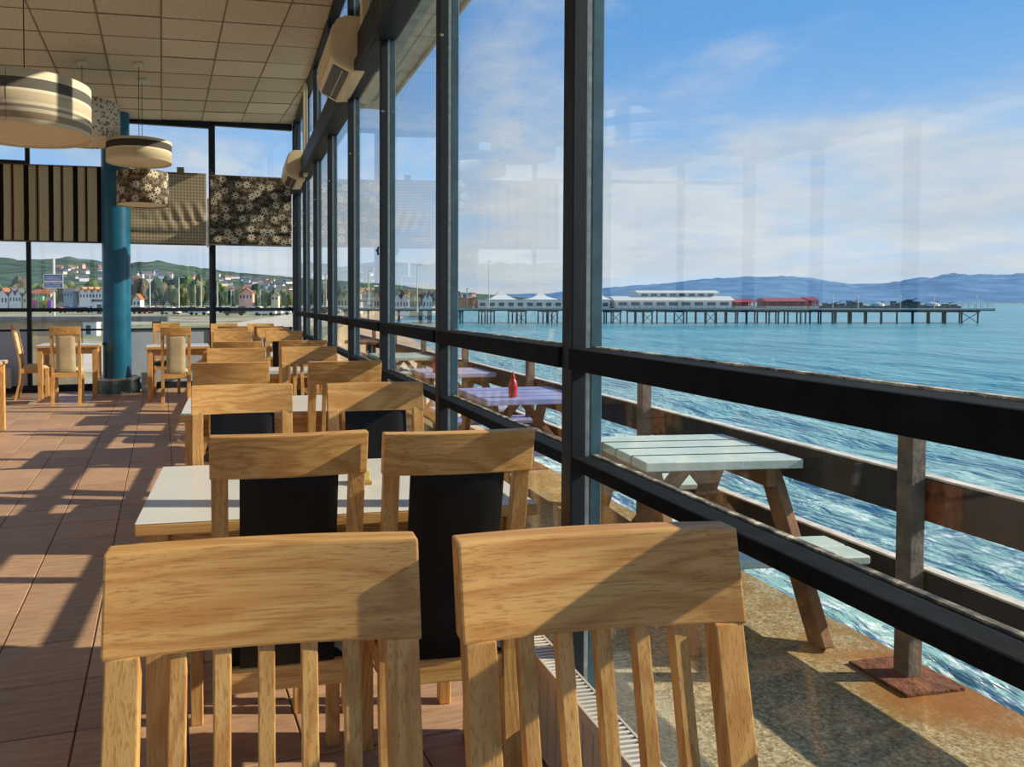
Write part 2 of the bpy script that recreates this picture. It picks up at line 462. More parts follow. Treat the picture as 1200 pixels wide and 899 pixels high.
# corner post
post = MB().box(-.06, .05, 0, .09, -.05, ZT)
o = post.build('trim_1', PAINT, None, (WX, YM[11]+.34, 0), bevel=.004); tag(o, 'navy corner post where sea-side and far windows meet', 'post', kind='structure')
w_ = thing('window_12', 'narrow last navy framed window bay beside the far corner post', 'window', (WX, YM[11], 0), kind='structure')
L = .34; a = .065
MB().box(-.05, -.004, 0, a, 0, ZT-.02).build('mullion', PAINT, w_, bevel=.004)
MB().box(.009, .045, -.002, a+.002, -.08, ZT-.02).build('outer_mullion', SKYLITP, w_)
for z0, z1, nm in ((1.148,1.21,'mid_rail'),(.86,.896,'lower_rail'),(-.02,.075,'bottom_sill'),(3.06,3.34,'head_beam'),(ZT-.06,ZT+.02,'top_rail')):
    MB().box(-.06, .03, 0 if nm == 'head_beam' else a, L, z0, z1).build(nm, PAINT, w_)
for nm, z0, z1 in (('upper_pane', 1.212, 3.06), ('middle_pane', .898, 1.148), ('lower_pane', .075, .860), ('clerestory_pane', 3.34, ZT-.06)):
    MB().box(-.003, .003, a-.003, L, z0, z1).build(nm, GLASS, w_)

# eaves outside the glass
EAVE = simple('eaves_board', lin(196,198,186), .8, var=.15, vscale=8)
ev = thing('trim_2', 'pale boarded eaves overhang outside above the sea-side windows', 'eaves', kind='structure')
for k in range(4):
    MB().box(WX+.05+k*.166, WX+.05+k*.166+.16, -4, 8.5, 3.60, 3.63).build('soffit_board', EAVE, ev, bevel=.004, seg=1)
MB().box(1.70, 1.73, -4, 8.5, 3.57, 3.82).build('fascia_board', EAVE, ev, bevel=.004, seg=1)
MB().box(WX+.03, 1.72, -4, 8.5, 3.80, 3.83).build('roof_edge', simple('bitumen', (.06,.06,.06), .9), ev)
MB().box(WX+.046, WX+.075, -4, 8.5, 3.30, 3.61).build('beam_cladding', EAVE, ev)

# ------------------------------------------------------------------ far wall (perpendicular to the floor grid)
fw = Vector((0,0,0))
def far_matrix(): return Matrix.Translation(FW) @ Matrix.Rotation(GA, 4, 'Z')
FM = far_matrix()
PX = [-5.9, -4.6, -3.28, -1.97, -.6, .69, 2.02]
for i in range(6):
    n_win += 1
    x0, x1 = PX[i], PX[i+1]; Wd = x1-x0; A = .1 if i != 3 else .06
    nm_ = ['hidden outer bay of the far glass wall at left', 'second bay of the far glass wall from the left', 'far window bay left of the striped blind, grey panel below', 'far window bay behind the left cafe table and striped blind', 'far window bay right of blue column behind checked blind', 'far window bay behind floral blind with the promenade view'][i]
    w_ = thing(f'window_{n_win+1}', nm_, 'window', FM @ Vector((x0, 0, 0)), GA, kind='structure')
    zt = ZC((FM @ Vector((x0, 0, 0))).x)
    MB().box(0, A, -.04, .04, 0, zt+.02).build('mullion', PAINT, w_, bevel=.004)
    MB().box(A, Wd, -.04, .04, 1.205, 1.262).build('mid_rail', PAINT, w_, bevel=.004)
    MB().box(A, Wd, -.03, .03, .915, .945).build('lower_rail', PAINT, w_, bevel=.003)
    MB().box(A, Wd, -.04, .04, 0, .10).build('bottom_sill', PAINT, w_)
    MB().box(0, Wd, -.04, .04, zt-.05, zt+.08).build('top_rail', PAINT, w_)
    MB().box(A, Wd, -.003, .003, 1.262, 3.40 if i < 3 else zt-.04).build('upper_pane', GLASS, w_)
    if i < 3:
        MB().box(A, Wd, -.04, .04, 3.40, 3.45).build('transom', PAINT, w_)
        MB().box(A, Wd, -.003, .003, 3.45, zt-.04).build('top_pane', GLASS, w_)
    MB().box(A, Wd, -.003, .003, .945, 1.205).build('middle_pane', GLASS, w_)
    if i == 3: MB().box(A, Wd, -.003, .003, .10, .915).build('lower_pane', GLASS, w_)
    else: MB().box(A, Wd, -.012, .012, .10, .915).build('spandrel_panel', PANELG, w_)

# ------------------------------------------------------------------ left and back walls (unseen, windows added and enlarged for fill daylight)
def fill_window_wall(wname, orient, fixed, a0, a1, zs=(.85, 3.3), n=4):
    """wall with a strip of windows; orient 'x' = wall plane at x=fixed"""
    global n_win
    def B(m, a, b, z0, z1, t=.08):
        if orient == 'x': m.box(fixed-t, fixed+t, a, b, z0, z1)
        else: m.box(a, b, fixed-t, fixed+t, z0, z1)
        return m
    wl = thing(wname, 'pale plastered %s with a strip of windows' % wname.replace('_', ' '), 'wall', kind='structure')
    B(MB(), a0, a1, -.1, zs[0]).build('dado', WALLP, wl)
    B(MB(), a0, a1, zs[1], 4.3).build('wall_head', WALLP, wl)
    st = (a1-a0)/n
    for k in range(n+1):
        c = a0+k*st; B(MB(), max(a0, c-.07), min(a1, c+.07), zs[0], zs[1], .06).build('window_post', PAINT, wl)
        if k < n: B(MB(), c+.07, c+st-.07, zs[0], zs[1], .003).build('window_pane', GLASS, wl)
fill_window_wall('wall_left', 'x', LEFT-.08, BACK, 11.3, (.7, 3.7), n=9)
fill_window_wall('wall_back', 'y', BACK-.08, LEFT, WX+.04, (.3, 3.9), n=5)

# ------------------------------------------------------------------ chairs
CH = 1.03
def curve_y(x, hw, bow): return bow*(1-(x/hw)**2)
def swept(path, w, d):
    """post of section w (x) by d (y) along path of (x,y,z)"""
    m = MB()
    m.loft([[(x-w/2,y-d/2,z),(x+w/2,y-d/2,z),(x+w/2,y+d/2,z),(x-w/2,y+d/2,z)] for x, y, z in path]); return m
HW = .200
LEGPATH = [(-.205, 0.0), (-.150, .22), (-.135, .44), (-.160, .66), (-.205, .885)]      # (y, z): rear leg curving back into the back post
def backy(z):
    for (y0, z0), (y1, z1) in zip(LEGPATH, LEGPATH[1:]):
        if z <= z1: return y0+(y1-y0)*(z-z0)/(z1-z0)
    y0, z0 = LEGPATH[-2]; y1, z1 = LEGPATH[-1]; return y1+(y1-y0)*(z-z1)/(z1-z0)
def rail_mesh(z0, z1, hw, th, bow, name, bev=.006):
    m = MB(); secs = []
    for k in range(25):
        x = -hw+2*hw*k/24; b = -bow*(1-(x/hw)**2)
        ya, yb = backy(z0)+b, backy(z1)+b
        secs.append([(x, ya-th/2, z0), (x, ya+th/2, z0), (x, yb+th/2, z1), (x, yb-th/2, z1)])
    m.loft(secs); return m.mesh(name, OAKX, bevel=bev)
CM = {}
CM['rail'] = rail_mesh(.907, CH, HW+.003, .036, .014, 'top_rail', .0035)
CM['railP'] = rail_mesh(.925, CH, HW+.003, .036, .014, 'top_rail', .0035)
CM['cross'] = rail_mesh(.452, .492, HW-.03, .024, .008, 'cross_rail', .003)
for s_, k in ((-1, 'pl'), (1, 'pr')):
    x = s_*(HW-.022)
    CM[k] = swept([(x, y, z) for y, z in [(-.205,0),(-.178,.11),(-.150,.22),(-.138,.33),(-.135,.44),(-.145,.55),(-.160,.66),(-.181,.77),(-.2135,.935)]], .043, .026).mesh('back_post', OAKZ, bevel=.0025, seg=2)
    CM['t'+k] = swept([(x, y, z) for y, z in [(-.205,0),(-.178,.11),(-.150,.22),(-.138,.33),(-.135,.44),(-.145,.55),(-.160,.66),(-.181,.77),(-.2085,.9085)]], .043, .028).mesh('back_post', OAKZ, bevel=.0025, seg=2)
    CM['f'+k] = swept([(s_*(HW-.024), .205, 0), (s_*(HW-.022), .205, .425)], .042, .042).mesh('front_leg', OAKZ, bevel=.003, seg=1)
    CM['s'+k] = MB().box(s_*(HW-.022)-.011, s_*(HW-.022)+.011, -.125, .186, .365, .428).mesh('side_apron', OAKY, bevel=.003, seg=1)
CM['front'] = MB().box(-HW+.045, HW-.045, .194, .216, .365, .428).mesh('front_apron', OAKX, bevel=.003, seg=1)
CM['rear'] = MB().box(-HW+.044, HW-.044, -.146, -.124, .365, .428).mesh('rear_apron', OAKX, bevel=.003, seg=1)
def seat_mesh():
    m = MB(); nx, ny = 10, 10; top = []; bot = []
    for j in range(ny+1):
        for i in range(nx+1):
            u, v = i/nx*2-1, j/ny*2-1
            hw = HW-.006-(.018 if v < 0 else 0)*(-v); x = u*hw; y = .05+v*.178
            e = (1-u**8)*(1-v**8)
            m.v.append((x, y, .432+.042*e**.6+.008*(1-u*u)*(1-v*v)))
    for j in range(ny):
        for i in range(nx):
            a = j*(nx+1)+i; m.f.append((a, a+1, a+nx+2, a+nx+1))
    o = len(m.v); m.v += [(x, y, .428) for x, y, z in m.v[:]]
    for j in range(ny):
        for i in range(nx):
            a = o+j*(nx+1)+i; m.f.append((a, a+nx+1, a+nx+2, a+1))
    ring = [i for i in range(nx+1)]+[j*(nx+1)+nx for j in range(1, ny+1)]+[ny*(nx+1)+i for i in range(nx-1, -1, -1)]+[j*(nx+1) for j in range(ny-1, 0, -1)]
    for a, b in zip(ring, ring[1:]+ring[:1]): m.f.append((a, o+a, o+b, b))
    return m
CM['seatB'] = seat_mesh().mesh('seat', BLACKL, smooth=True); CM['seatC'] = seat_mesh().mesh('seat', CREAM, smooth=True)
def slat_mesh(x):
    zs = [.49, .58, .68, .79, .912]
    return swept([(x, backy(z)-.010*(1-(x/HW)**2), z) for z in zs], .022, .018).mesh('back_slat', OAKZ, bevel=.002, seg=2)
SL = [slat_mesh(-.1115+.0557*k) for k in range(5)]
def pad_mesh(mat):
    m = MB(); nx, nz = 8, 16; hw = .128; o2 = (nx+1)*(nz+1)
    for side in (1, -1):
        for j in range(nz+1):
            z = .430+(.945-.430)*j/nz
            for i in range(nx+1):
                u = i/nx*2-1; v = j/nz*2-1
                e = ((1-u**6)*(1-v**10))**.5
                yy = backy(z)-.010*(1-(u*hw/HW)**2)
                m.v.append((u*hw*(1-.0*v), yy+side*(.004+.014*e), z))
    for s_, off in ((0, 0), (1, o2)):
        for j in range(nz):
            for i in range(nx):
                a = off+j*(nx+1)+i; q = (a, a+1, a+nx+2, a+nx+1); m.f.append(q if s_ else q[::-1])
    ring = [i for i in range(nx+1)]+[j*(nx+1)+nx for j in range(1, nz+1)]+[nz*(nx+1)+i for i in range(nx-1, -1, -1)]+[j*(nx+1) for j in range(nz-1, 0, -1)]
    for a, b in zip(ring, ring[1:]+ring[:1]): m.f.append((a, b, o2+b, o2+a))
    return m.mesh('back_pad', mat, smooth=True)
PADB, PADC = pad_mesh(BLACKL), pad_mesh(CREAM)
def make_chair(kind):
    t = thing('dining_chair', '', 'chair')
    link('top_rail', CM['rail' if kind == 'slat' else 'railP'], t); 
    if kind == 'slat': link('cross_rail', CM['cross'], t)
    for k in ('pl', 'pr'): link('back_post', CM[('t' if kind == 'slat' else '')+k], t)
    for k in ('fpl', 'fpr'): link('front_leg', CM[k], t)
    for k in ('spl', 'spr'): link('side_apron', CM[k], t)
    link('front_apron', CM['front'], t); link('rear_apron', CM['rear'], t)
    link('seat', CM['seatC' if kind == 'cream' else 'seatB'], t)
    if kind == 'slat':
        for me in SL: link('back_slat', me, t)
    else: link('back_pad', PADC if kind == 'cream' else PADB, t)
    return t
protos = {}
def chair(kind, x, y, face, deg, label, group, sz=1.0):
    """x, y = centre of the top of the back; face +1 sits looking away from the viewer, -1 towards"""
    rz = math.radians(deg)+(0 if face > 0 else PI)
    yb = -.232
    ox, oy = x-(-math.sin(rz)*yb), y-(math.cos(rz)*yb)
    if kind not in protos:
        protos[kind] = t = make_chair(kind); t.location = (ox, oy, 0); t.rotation_euler = (0, 0, rz); tag(t, label, None, group)
    else: t = dup(protos[kind], (ox, oy, 0), rz, label, group)
    t.scale = (.975 if kind == 'slat' else .925, 1, sz)
    return t
GW = 'dining chairs along the window tables'
K = .954
def wchair(kind, x, y, face, deg, label, sz=1.0, k=K): return chair(kind, x*k, y*k, face, deg, label, GW, sz)
wchair('slat', .040, 1.000, -1, -2.3, 'oak slat-back chair in the left foreground, sunlit broad top rail, facing the viewer')
wchair('slat', .503, .957, -1, -1.8, 'oak slat-back chair in the right foreground beside the window and low heater')
wchair('pad', .134, 1.84, 1, .6, 'oak chair with worn black leather back pad, left seat at nearest white table')
wchair('pad', .560, 1.792, 1, -1.5, 'oak chair with black leather back pad, window seat at nearest white table')
wchair('pad', .029, 2.960, -1, 1.5, 'oak chair with scuffed black back pad across the nearest white table, left seat')
wchair('pad', .558, 2.930, -1, -1.5, 'oak chair with black back pad across the nearest white table, window seat')
wchair('slat', -.020, 4.110, 1, 0, 'brown shaded slat-back chair, left near seat at second white table from viewer')
wchair('slat', .607, 4.075, 1, 2, 'slat-back oak chair, window-side near seat at second white table from viewer')
wchair('slat', .012, 5.36, -1, 0, 'slat-back oak chair, left far seat at second white table from viewer')
wchair('slat', .54, 5.45, -1, 3, 'sunlit slat-back oak chair with diagonal shadow, far window seat at second white table')
wchair('slat', .025, 6.30, 1, 0, 'slat-back oak chair, left near seat at third white table from viewer')
wchair('slat', .580, 6.37, 1, 3, 'slat-back oak chair, window-side near seat at third white table from viewer')
wchair('pad', -.02, 7.62, -1, 1, 'oak chair, left far seat at third white table from viewer', 1.02, 1)
wchair('pad', .50, 7.65, -1, 2, 'sunlit oak chair, far window seat at third white table from viewer', 1.02, 1)
wchair('slat', -.038, 9.52, -1, 0, 'small distant oak chair, left far seat at fourth window table')
wchair('slat', .487, 9.66, -1, 2, 'small distant oak chair, far window seat at fourth window table')
wchair('slat', -.028, 10.50, 1, 0, 'distant oak chair, left near seat at the last window table')
wchair('slat', .470, 10.40, 1, 2, 'distant oak chair, window-side near seat at the last window table')
wchair('slat', -.162, 11.80, -1, 2, 'farthest oak chair by the far glass wall, left seat at last window table')
wchair('slat', .397, 11.70, -1, 2, 'farthest oak chair in the window corner, right seat at last table')
GL = 'cream padded chairs at the far left tables'
chair('cream', -2.162, 10.15, 1, 5, 'cream fabric-backed oak chair at the table left of the blue column', GL)
chair('cream', -.737, 9.70, 1, 5, 'cream fabric-backed oak chair at the table right of the blue column', GL)
chair('cream', -3.02, 11.05, 1, -84, 'oak chair seen side-on at the left end of table beside striped blind', GL)
chair('slat', -1.02, 11.62, -1, 5, 'oak chair behind the table right of blue column, against far glass wall', GL)

# ------------------------------------------------------------------ tables
def table(label, x0, x1, y0, y1, group, h=.75, rz=0, top='white'):
    cx, cy = (x0+x1)/2, (y0+y1)/2; hx, hy = (x1-x0)/2, (y1-y0)/2
    t = thing('cafe_table', label, 'table', (cx, cy, 0), rz, group)
    MB().box(-hx, hx, -hy, hy, h-.036, h-.004).build('edge_frame', OAKX, t, bevel=.004)
    MB().box(-hx+.001, hx-.001, -hy+.001, hy-.001, h-.004, h).build('tabletop', WHITETOP, t, bevel=.0015, seg=1)
    for sx in (-1, 1):
        for sy in (-1, 1):
            MB().box(sx*(hx-.055)-.032, sx*(hx-.055)+.032, sy*(hy-.055)-.032, sy*(hy-.055)+.032, 0, h-.036).build('leg', OAKZ, t, bevel=.003, seg=1)
    for sy in (-1, 1): MB().box(-hx+.087, hx-.087, sy*(hy-.055)-.011, sy*(hy-.055)+.011, h-.125, h-.036).build('apron', OAKX, t, bevel=.002, seg=1)
    for sx in (-1, 1): MB().box(sx*(hx-.055)-.011, sx*(hx-.055)+.011, -hy+.087, hy-.087, h-.125, h-.036).build('apron', OAKY, t, bevel=.002, seg=1)
    return t
GT = 'white-topped tables along the window'
table('white-topped oak table nearest the viewer, in front of the two black-padded chairs', -.262, .878, 2.03, 2.73, GT, rz=-.012)
table('second white-topped oak table along the window, between slat-back chairs', -.285, .86, 3.985, 4.69, GT)
table('third white-topped oak table along the window from the viewer', -.30, .86, 6.12, 6.82, GT)
table('fourth white-topped oak table along the window, half hidden by chairs', -.30, .84, 8.20, 8.90, GT)
table('last white-topped oak table along the window by the far glass', -.22, .82, 10.18, 10.84, GT)
GT2 = 'oak cafe tables at the left of the room'
table('pale-topped oak table left of the blue column with cream chair', -2.72, -1.90, 10.86, 11.50, GT2, rz=.07)
table('pale-topped oak table right of the blue column with cream chair', -1.20, -.36, 10.28, 10.98, GT2, rz=.07)
table('oak table cut off by the left edge of the photo', -3.30, -2.345, 7.60, 8.40, GT2, h=.735, rz=.05)

# paper menu/napkin holder glint on the nearest table
nb = thing('napkin_holder', 'small yellowish napkin block on the nearest white table behind right padded chair', 'napkins', (.40, 2.36, .75))
MB().box(-.035, .035, -.03, .03, 0, .012).build('holder_base', OAKX, nb, bevel=.002)
MB().box(-.03, .03, -.025, .025, .012, .045).build('paper_napkins', simple('napkin_paper', lin(222,206,120), .9), nb, bevel=.003)

# ------------------------------------------------------------------ blue column
cc = Vector((-1.735, 11.60, 0))
col = thing('round_column', 'round glossy blue column standing before the far glass wall', 'column', cc)
zt = ZC(cc.x)
MB().lathe([(.203, .22), (.203, 1.30), (.206, 1.302), (.206, 1.318), (.203, 1.32), (.203, zt)], 48).build('shaft', COLUMN_BLUE, col, smooth=True)
MB().lathe([(.325, 0), (.325, .20), (.30, .225), (.203, .23)], 40).build('plinth', PLINTH, col, smooth=True)
MB().lathe([(.32, .195), (.336, .20), (.336, .222), (.30, .234), (.29, .224)], 40).build('plinth_rim', STEEL, col, smooth=True)
bx = thing('utility_box', 'small pale metal utility box on the floor against the blue column plinth', 'box', (-1.33, 11.60, 0), .09)
MB().box(-.06, .06, -.06, .06, 0, .27).build('casing', simple('pale_metal_box', lin(190,204,206), .25, .5), bx, bevel=.006)
MB().box(-.065, .065, -.065, .065, .27, .285).build('lid', STEEL, bx, bevel=.003)

# ------------------------------------------------------------------ pendant drum lamps
def stripes_drum(h):
    m, g, b = material('striped_lampshade_fabric')
    z = g.sep(g.coord('Object'))[2]
    f = g.math('DIVIDE', z, h)
    wv = lin(232,222,196); gr = lin(86,84,82); mid = lin(190,176,150)
    st = [(0, wv), (.075, mid), (.08, lin(168,150,124)), (.20, lin(176,160,136)), (.205, wv), (.27, wv), (.275, lin(160,150,132)), (.33, lin(160,150,132)), (.335, wv), (.39, wv), (.395, lin(204,190,162)), (.58, lin(210,196,168)), (.585, wv), (.63, wv), (.635, gr), (.83, gr), (.835, wv), (.88, mid), (.885, wv), (1, wv)]
    c = g.ramp(f, st, 'CONSTANT')
    c = g.mix(g.math('MULTIPLY', g.noise(g.coord('Object', (90,90,400)), 1, 2), .25), c, lin(150,140,120))
    setp(g, b, c, .9, 0, .1)
    b.inputs['Subsurface Weight'].default_value = 0
    return m
def stripes_small(h):
    m, g, b = material('grey_banded_lampshade_fabric')
    f = g.math('DIVIDE', g.sep(g.coord('Object'))[2], h)
    wv = lin(228,212,176); gr = lin(78,74,70)
    c = g.ramp(f, [(0, wv), (.12, lin(206,190,154)), (.44, lin(206,190,154)), (.46, wv), (.54, gr), (.86, gr), (.87, wv)], 'CONSTANT')
    setp(g, b, c, .9, 0, .1); return m
def flower_color(g, vec, scale, ground, petal, petal2):
    """scattered daisy-like blossoms and leaves printed on cloth (vec: flat coordinates)"""
    def layer(vec, scale, n, rad, seed):
        mp = g.new('ShaderNodeMapping'); mp.inputs['Scale'].default_value = (scale,)*3; mp.inputs['Location'].default_value = (seed, seed*.7, 0); g.put(mp.inputs[0], vec)
        vo = g.new('ShaderNodeTexVoronoi', voronoi_dimensions='2D'); vo.inputs['Scale'].default_value = 1.0; vo.inputs['Randomness'].default_value = .75; g.put(vo.inputs['Vector'], mp.outputs[0])
        df = g.new('ShaderNodeVectorMath', operation='SUBTRACT'); g.put(df.inputs[0], mp.outputs[0]); g.put(df.inputs[1], vo.outputs['Position'])
        dx, dy, _ = g.sep(df.outputs[0])
        ang = g.math('ARCTAN2', dy, dx); r = vo.outputs['Distance']
        lim = g.math('ADD', rad*.72, g.math('MULTIPLY', g.math('COSINE', g.math('MULTIPLY', ang, float(n))), rad*.28))
        inside = g.step(g.math('SUBTRACT', lim, r), -.01, .02)
        core = g.math('MULTIPLY', g.step(r, rad*.22, rad*.16) if False else g.math('LESS_THAN', r, rad*.2), 1.0)
        ringl = g.math('MULTIPLY', g.math('GREATER_THAN', g.math('COSINE', g.math('MULTIPLY', ang, float(n))), -.75), inside)
        return inside, core, ringl, vo.outputs['Color']
    c = ground
    i2, c2, r2, col2 = layer(vec, scale*2.3, 3, .40, 5.3)
    c = g.mix(g.math('MULTIPLY', r2, .55), c, petal2)
    i3, c3, r3, col3 = layer(vec, scale*1.5, 2, .42, 2.1)
    c = g.mix(g.math('MULTIPLY', r3, .6), c, petal2)
    i1, c1, r1, col1 = layer(vec, scale, 8, .36, 0.0)
    c = g.mix(r1, c, petal); c = g.mix(c1, c, lin(60,52,44))
    return c
def floral_drum():
    m, g, b = material('dark_floral_lampshade_fabric')
    x, y, z = g.sep(g.coord('Object'))
    a = g.math('MULTIPLY', g.math('ARCTAN2', y, x), .32)
    c = flower_color(g, g.comb(a, z, 0), 6.5, lin(84,74,62), lin(214,204,178), lin(160,146,122))
    setp(g, b, c, .8, 0, .15); return m
def mottled_drum():
    m, g, b = material('grey_white_patterned_lampshade_fabric')
    x, y, z = g.sep(g.coord('Object'))
    a = g.math('MULTIPLY', g.math('ARCTAN2', y, x), .4)
    vo = g.new('ShaderNodeTexVoronoi'); vo.inputs['Scale'].default_value = 26; g.put(vo.inputs['Vector'], g.comb(a, z, 0))
    n = g.noise(g.comb(a, z, 0), 40, 3, .6)
    c = g.mix(g.step(g.math('MULTIPLY', vo.outputs['Distance'], n), .17, .22), lin(136,128,114), lin(226,218,200))
    setp(g, b, c, .85, 0, .12); return m
LINING = simple('cream_lampshade_lining', lin(238,222,184), .85, var=.03)
bulb_m, g_, b_ = material('warm_bulb'); b_.inputs['Emission Color'].default_value = (1,.78,.45,1); b_.inputs['Emission Strength'].default_value = 18
def pendant(label, x, y, z0, r, h, mat, power=14):
    t = thing('pendant_lamp', label, 'lamp', (x, y, z0), 0, 'drum pendant lamps hanging from the ceiling')
    zc = ZC(x)-z0
    m = MB()
    n = 64
    for rr, fl in ((r, 0),):
        for z in (0, h): m.v += [(rr*math.cos(k*2*PI/n), rr*math.sin(k*2*PI/n), z) for k in range(n)]
    for k in range(n): m.f.append((k, (k+1) % n, n+(k+1) % n, n+k))
    o = m.build('lamp_shade', mat, t, smooth=True)
    sol = o.modifiers.new('thickness', 'SOLIDIFY'); sol.thickness = .004; sol.offset = -1
    m = MB(); m._lathe([(r-.006, .012), (r-.006, h-.01)], 56, (0,0)); m.f = m.f[:-2]
    m.build('shade_lining', LINING, t, smooth=True)
    m = MB(); m._lathe([(r-.012, .018), (r-.010, .020), (r-.012, .022)], 56, (0,0)); m.build('diffuser_disc', LINING, t, smooth=True)
    MB().tube([(0,0,h-.05), (0,0,zc-.03)], .004, 6).build('cable', BLACKP, t)
    MB()._lathe([(.02, zc-.035), (.055, zc-.028), (.06, zc), ], 20, (0,0)).build('ceiling_rose', WHITEP, t, smooth=True)
    m = MB()
    for k in range(3): a = k*2*PI/3; m.bar((0,0,h-.03), ((r-.003)*math.cos(a), (r-.003)*math.sin(a), h-.006), .005, .005)
    m.build('spider_frame', STEEL, t)
    MB().tube([(0,0,h-.10), (0,0,h-.03)], .016, 10).build('bulb_holder', WHITEP, t)
    bl = MB()._lathe([(.012, h-.19), (.028, h-.165), (.030, h-.145), (.014, h-.10)], 14, (0,0)).build('bulb', bulb_m if False else WHITEP, t, smooth=True)
    MB().box(-.001, .001, -r-.0015, -r+.002, .004, h-.004).build('shade_seam', BLACKP, t)
    return t
pendant('largest striped cream and grey drum pendant lamp at left, cut by the photo edge', -1.545, 6.0, 2.60, .47, .375, stripes_drum(.375))
pendant('grey-white patterned drum pendant lamp behind the large striped one', -1.74, 9.2, 3.235, .42, .43, mottled_drum())
pendant('flat cream drum pendant lamp with one dark grey band, before the blue column', -1.105, 9.2, 3.005, .375, .245, stripes_small(.245))
pendant('dark floral drum pendant lamp hanging lowest, over checked blind', -1.145, 9.85, 2.585, .318, .415, floral_drum())

# ------------------------------------------------------------------ roman blinds on the far wall
def translucent(g, b, c, f):
    tr = g.new('ShaderNodeBsdfTranslucent'); g.put(tr.inputs[0], c); mx = g.new('ShaderNodeMixShader'); mx.inputs[0].default_value = f
    g.l.new(b.outputs[0], mx.inputs[1]); g.l.new(tr.outputs[0], mx.inputs[2]); g.l.new(mx.outputs[0], g.n['Material Output'].inputs[0])
def striped_mat():
    m, g, b = material('striped_blind_fabric')
    x = g.sep(g.coord('Object'))[0]
    f = g.math('FRACT', g.math('DIVIDE', g.math('ADD', x, 10.12), .338))
    dk = lin(50,42,40); be = lin(226,212,178); be2 = lin(212,196,162); li = lin(240,226,194); br = lin(104,64,50)
    c = g.ramp(f, [(0, dk), (.20, li), (.22, be), (.46, br), (.475, li), (.50, dk), (.52, br), (.60, li), (.62, be2), (.66, li), (.68, be), (.94, li), (.96, be2)], 'CONSTANT')
    t = g.noise(g.coord('Object', (300,300,300)), 1, 2)
    c = g.mix(g.math('MULTIPLY', t, .25), c, lin(90,76,60))
    setp(g, b, c, .9, 0, .1); translucent(g, b, c, .6); return m
def check_mat():
    m, g, b = material('grey_checked_blind_fabric')
    x, y, z = g.sep(g.coord('Object'))
    a = g.math('PINGPONG', g.math('MULTIPLY', x, 42), 1.0); c_ = g.math('PINGPONG', g.math('MULTIPLY', z, 42), 1.0)
    k = g.math('ADD', g.step(a, .35, .65), g.step(c_, .35, .65))
    c = g.ramp(g.math('MULTIPLY', k, .5), [(0, lin(160,148,126)), (.5, lin(190,176,150)), (1, lin(214,202,176))])
    setp(g, b, c, .9, 0, .1); translucent(g, b, c, .6); return m
def floral_mat():
    m, g, b = material('dark_floral_blind_fabric')
    x, y, z = g.sep(g.coord('Object'))
    c = flower_color(g, g.comb(x, z, 0), 5.4, lin(98,88,76), lin(236,226,202), lin(182,168,144))
    setp(g, b, c, .9, 0, .1); translucent(g, b, c, .6); return m
def blind(label, x0, x1, ztl, ztr, zb, mat, folds, wr=0, cat='blind', patch=False):
    W_ = x1-x0
    t = thing('roman_blind', label, cat, FM @ Vector((x0, -.09, zb)), GA, 'roman blinds on the far glass wall')
    m = MB(); nx, nz = 60, 70
    for j in range(nz+1):
        v = j/nz
        for i in range(nx+1):
            u = i/nx; H_ = (ztl+(ztr-ztl)*u)-zb
            zz = v*H_; yy = 0
            for f0, f1, dep in folds:      # hanging pleats: belly that ends in a sharp tuck
                if f0 <= v <= f1: q = (v-f0)/(f1-f0); yy -= dep*math.sin(PI*min(1, q*1.0))**.7*(1-.45*q)
            if wr:
                q = max(0, 1-abs(v-.38)/.26); s_ = max(0, min(1, (u-.15)*1.6))
                yy -= wr*q*s_*(.5+.5*math.sin(u*42+v*16))+wr*.4*q*mnoise.noise((u*6, v*8, 3))
            yy += .006*mnoise.noise((u*3, v*3, x0))
            m.v.append((u*W_, yy, zz))
    for j in range(nz):
        for i in range(nx):
            a = j*(nx+1)+i; m.f.append((a, a+1, a+nx+2, a+nx+1))
    o = m.build('blind_fabric', mat, t, smooth=True)
    sm = o.modifiers.new('thickness', 'SOLIDIFY'); sm.thickness = .004
    MB().box(0, W_, -.012, .012, -.012, .012).build('bottom_bar', simple('blind_bar', lin(90,80,66), .7), t)
    MB().bar((0, .02, ztl-zb+.0), (W_, .02, ztr-zb+.0), .03, .025).build('head_batten', simple('batten', lin(110,96,78), .8), t)
    return t
blind('striped brown and beige roman blind left of the blue column', -2.34+.0, -.84, 3.375, 3.395, 2.255, striped_mat(), [(0,.16,.03),(.17,.34,.018)])
blind('grey checked roman blind with crumpled folds right of the blue column', -.50, .645, 3.36, 3.365, 2.255, check_mat(), [(0,.15,.025),(.16,.33,.05)], .035)
blind('dark floral roman blind at the window corner', .70, 2.0, 3.355, 3.36, 2.265, floral_mat(), [(0,.15,.03),(.16,.27,.025)], .012)
cb = [o for o in bpy.data.objects if o.get('label', '').startswith('grey checked')][0]
MB().box(.70, .81, -.02, -.008, 1.10, 1.20).build('fabric_flap', simple('grey_flap_cloth', lin(128,118,104), .9), cb, bevel=.002)
sk = thing('string_knot', 'black knotted string tied to the fourth mullion from the viewer', 'string', (WX-.06, 4.80, 1.685))
for s in (-1, 1): MB().bar((-.004, -.02, -.026*s), (-.004, .02, .026*s), .006, .006).build('string_end', BLACKP, sk)
MB().tube([(-.008,-.008,-.004),(-.012,0,.004),(-.008,.008,0)], .008, 8).build('knot', BLACKP, sk)
sb = thing('blind_cord' , 'white pull cord hanging between checked and floral blinds', 'cord', FM @ Vector((.672, -.075, 2.25)), GA)
MB().box(-.018, .018, -.003, .003, 0, .74).build('cord_tape', WHITEP, sb)
MB().box(-.022, .022, -.012, .012, -.03, .0).build('cord_weight', WHITEP, sb, bevel=.004)

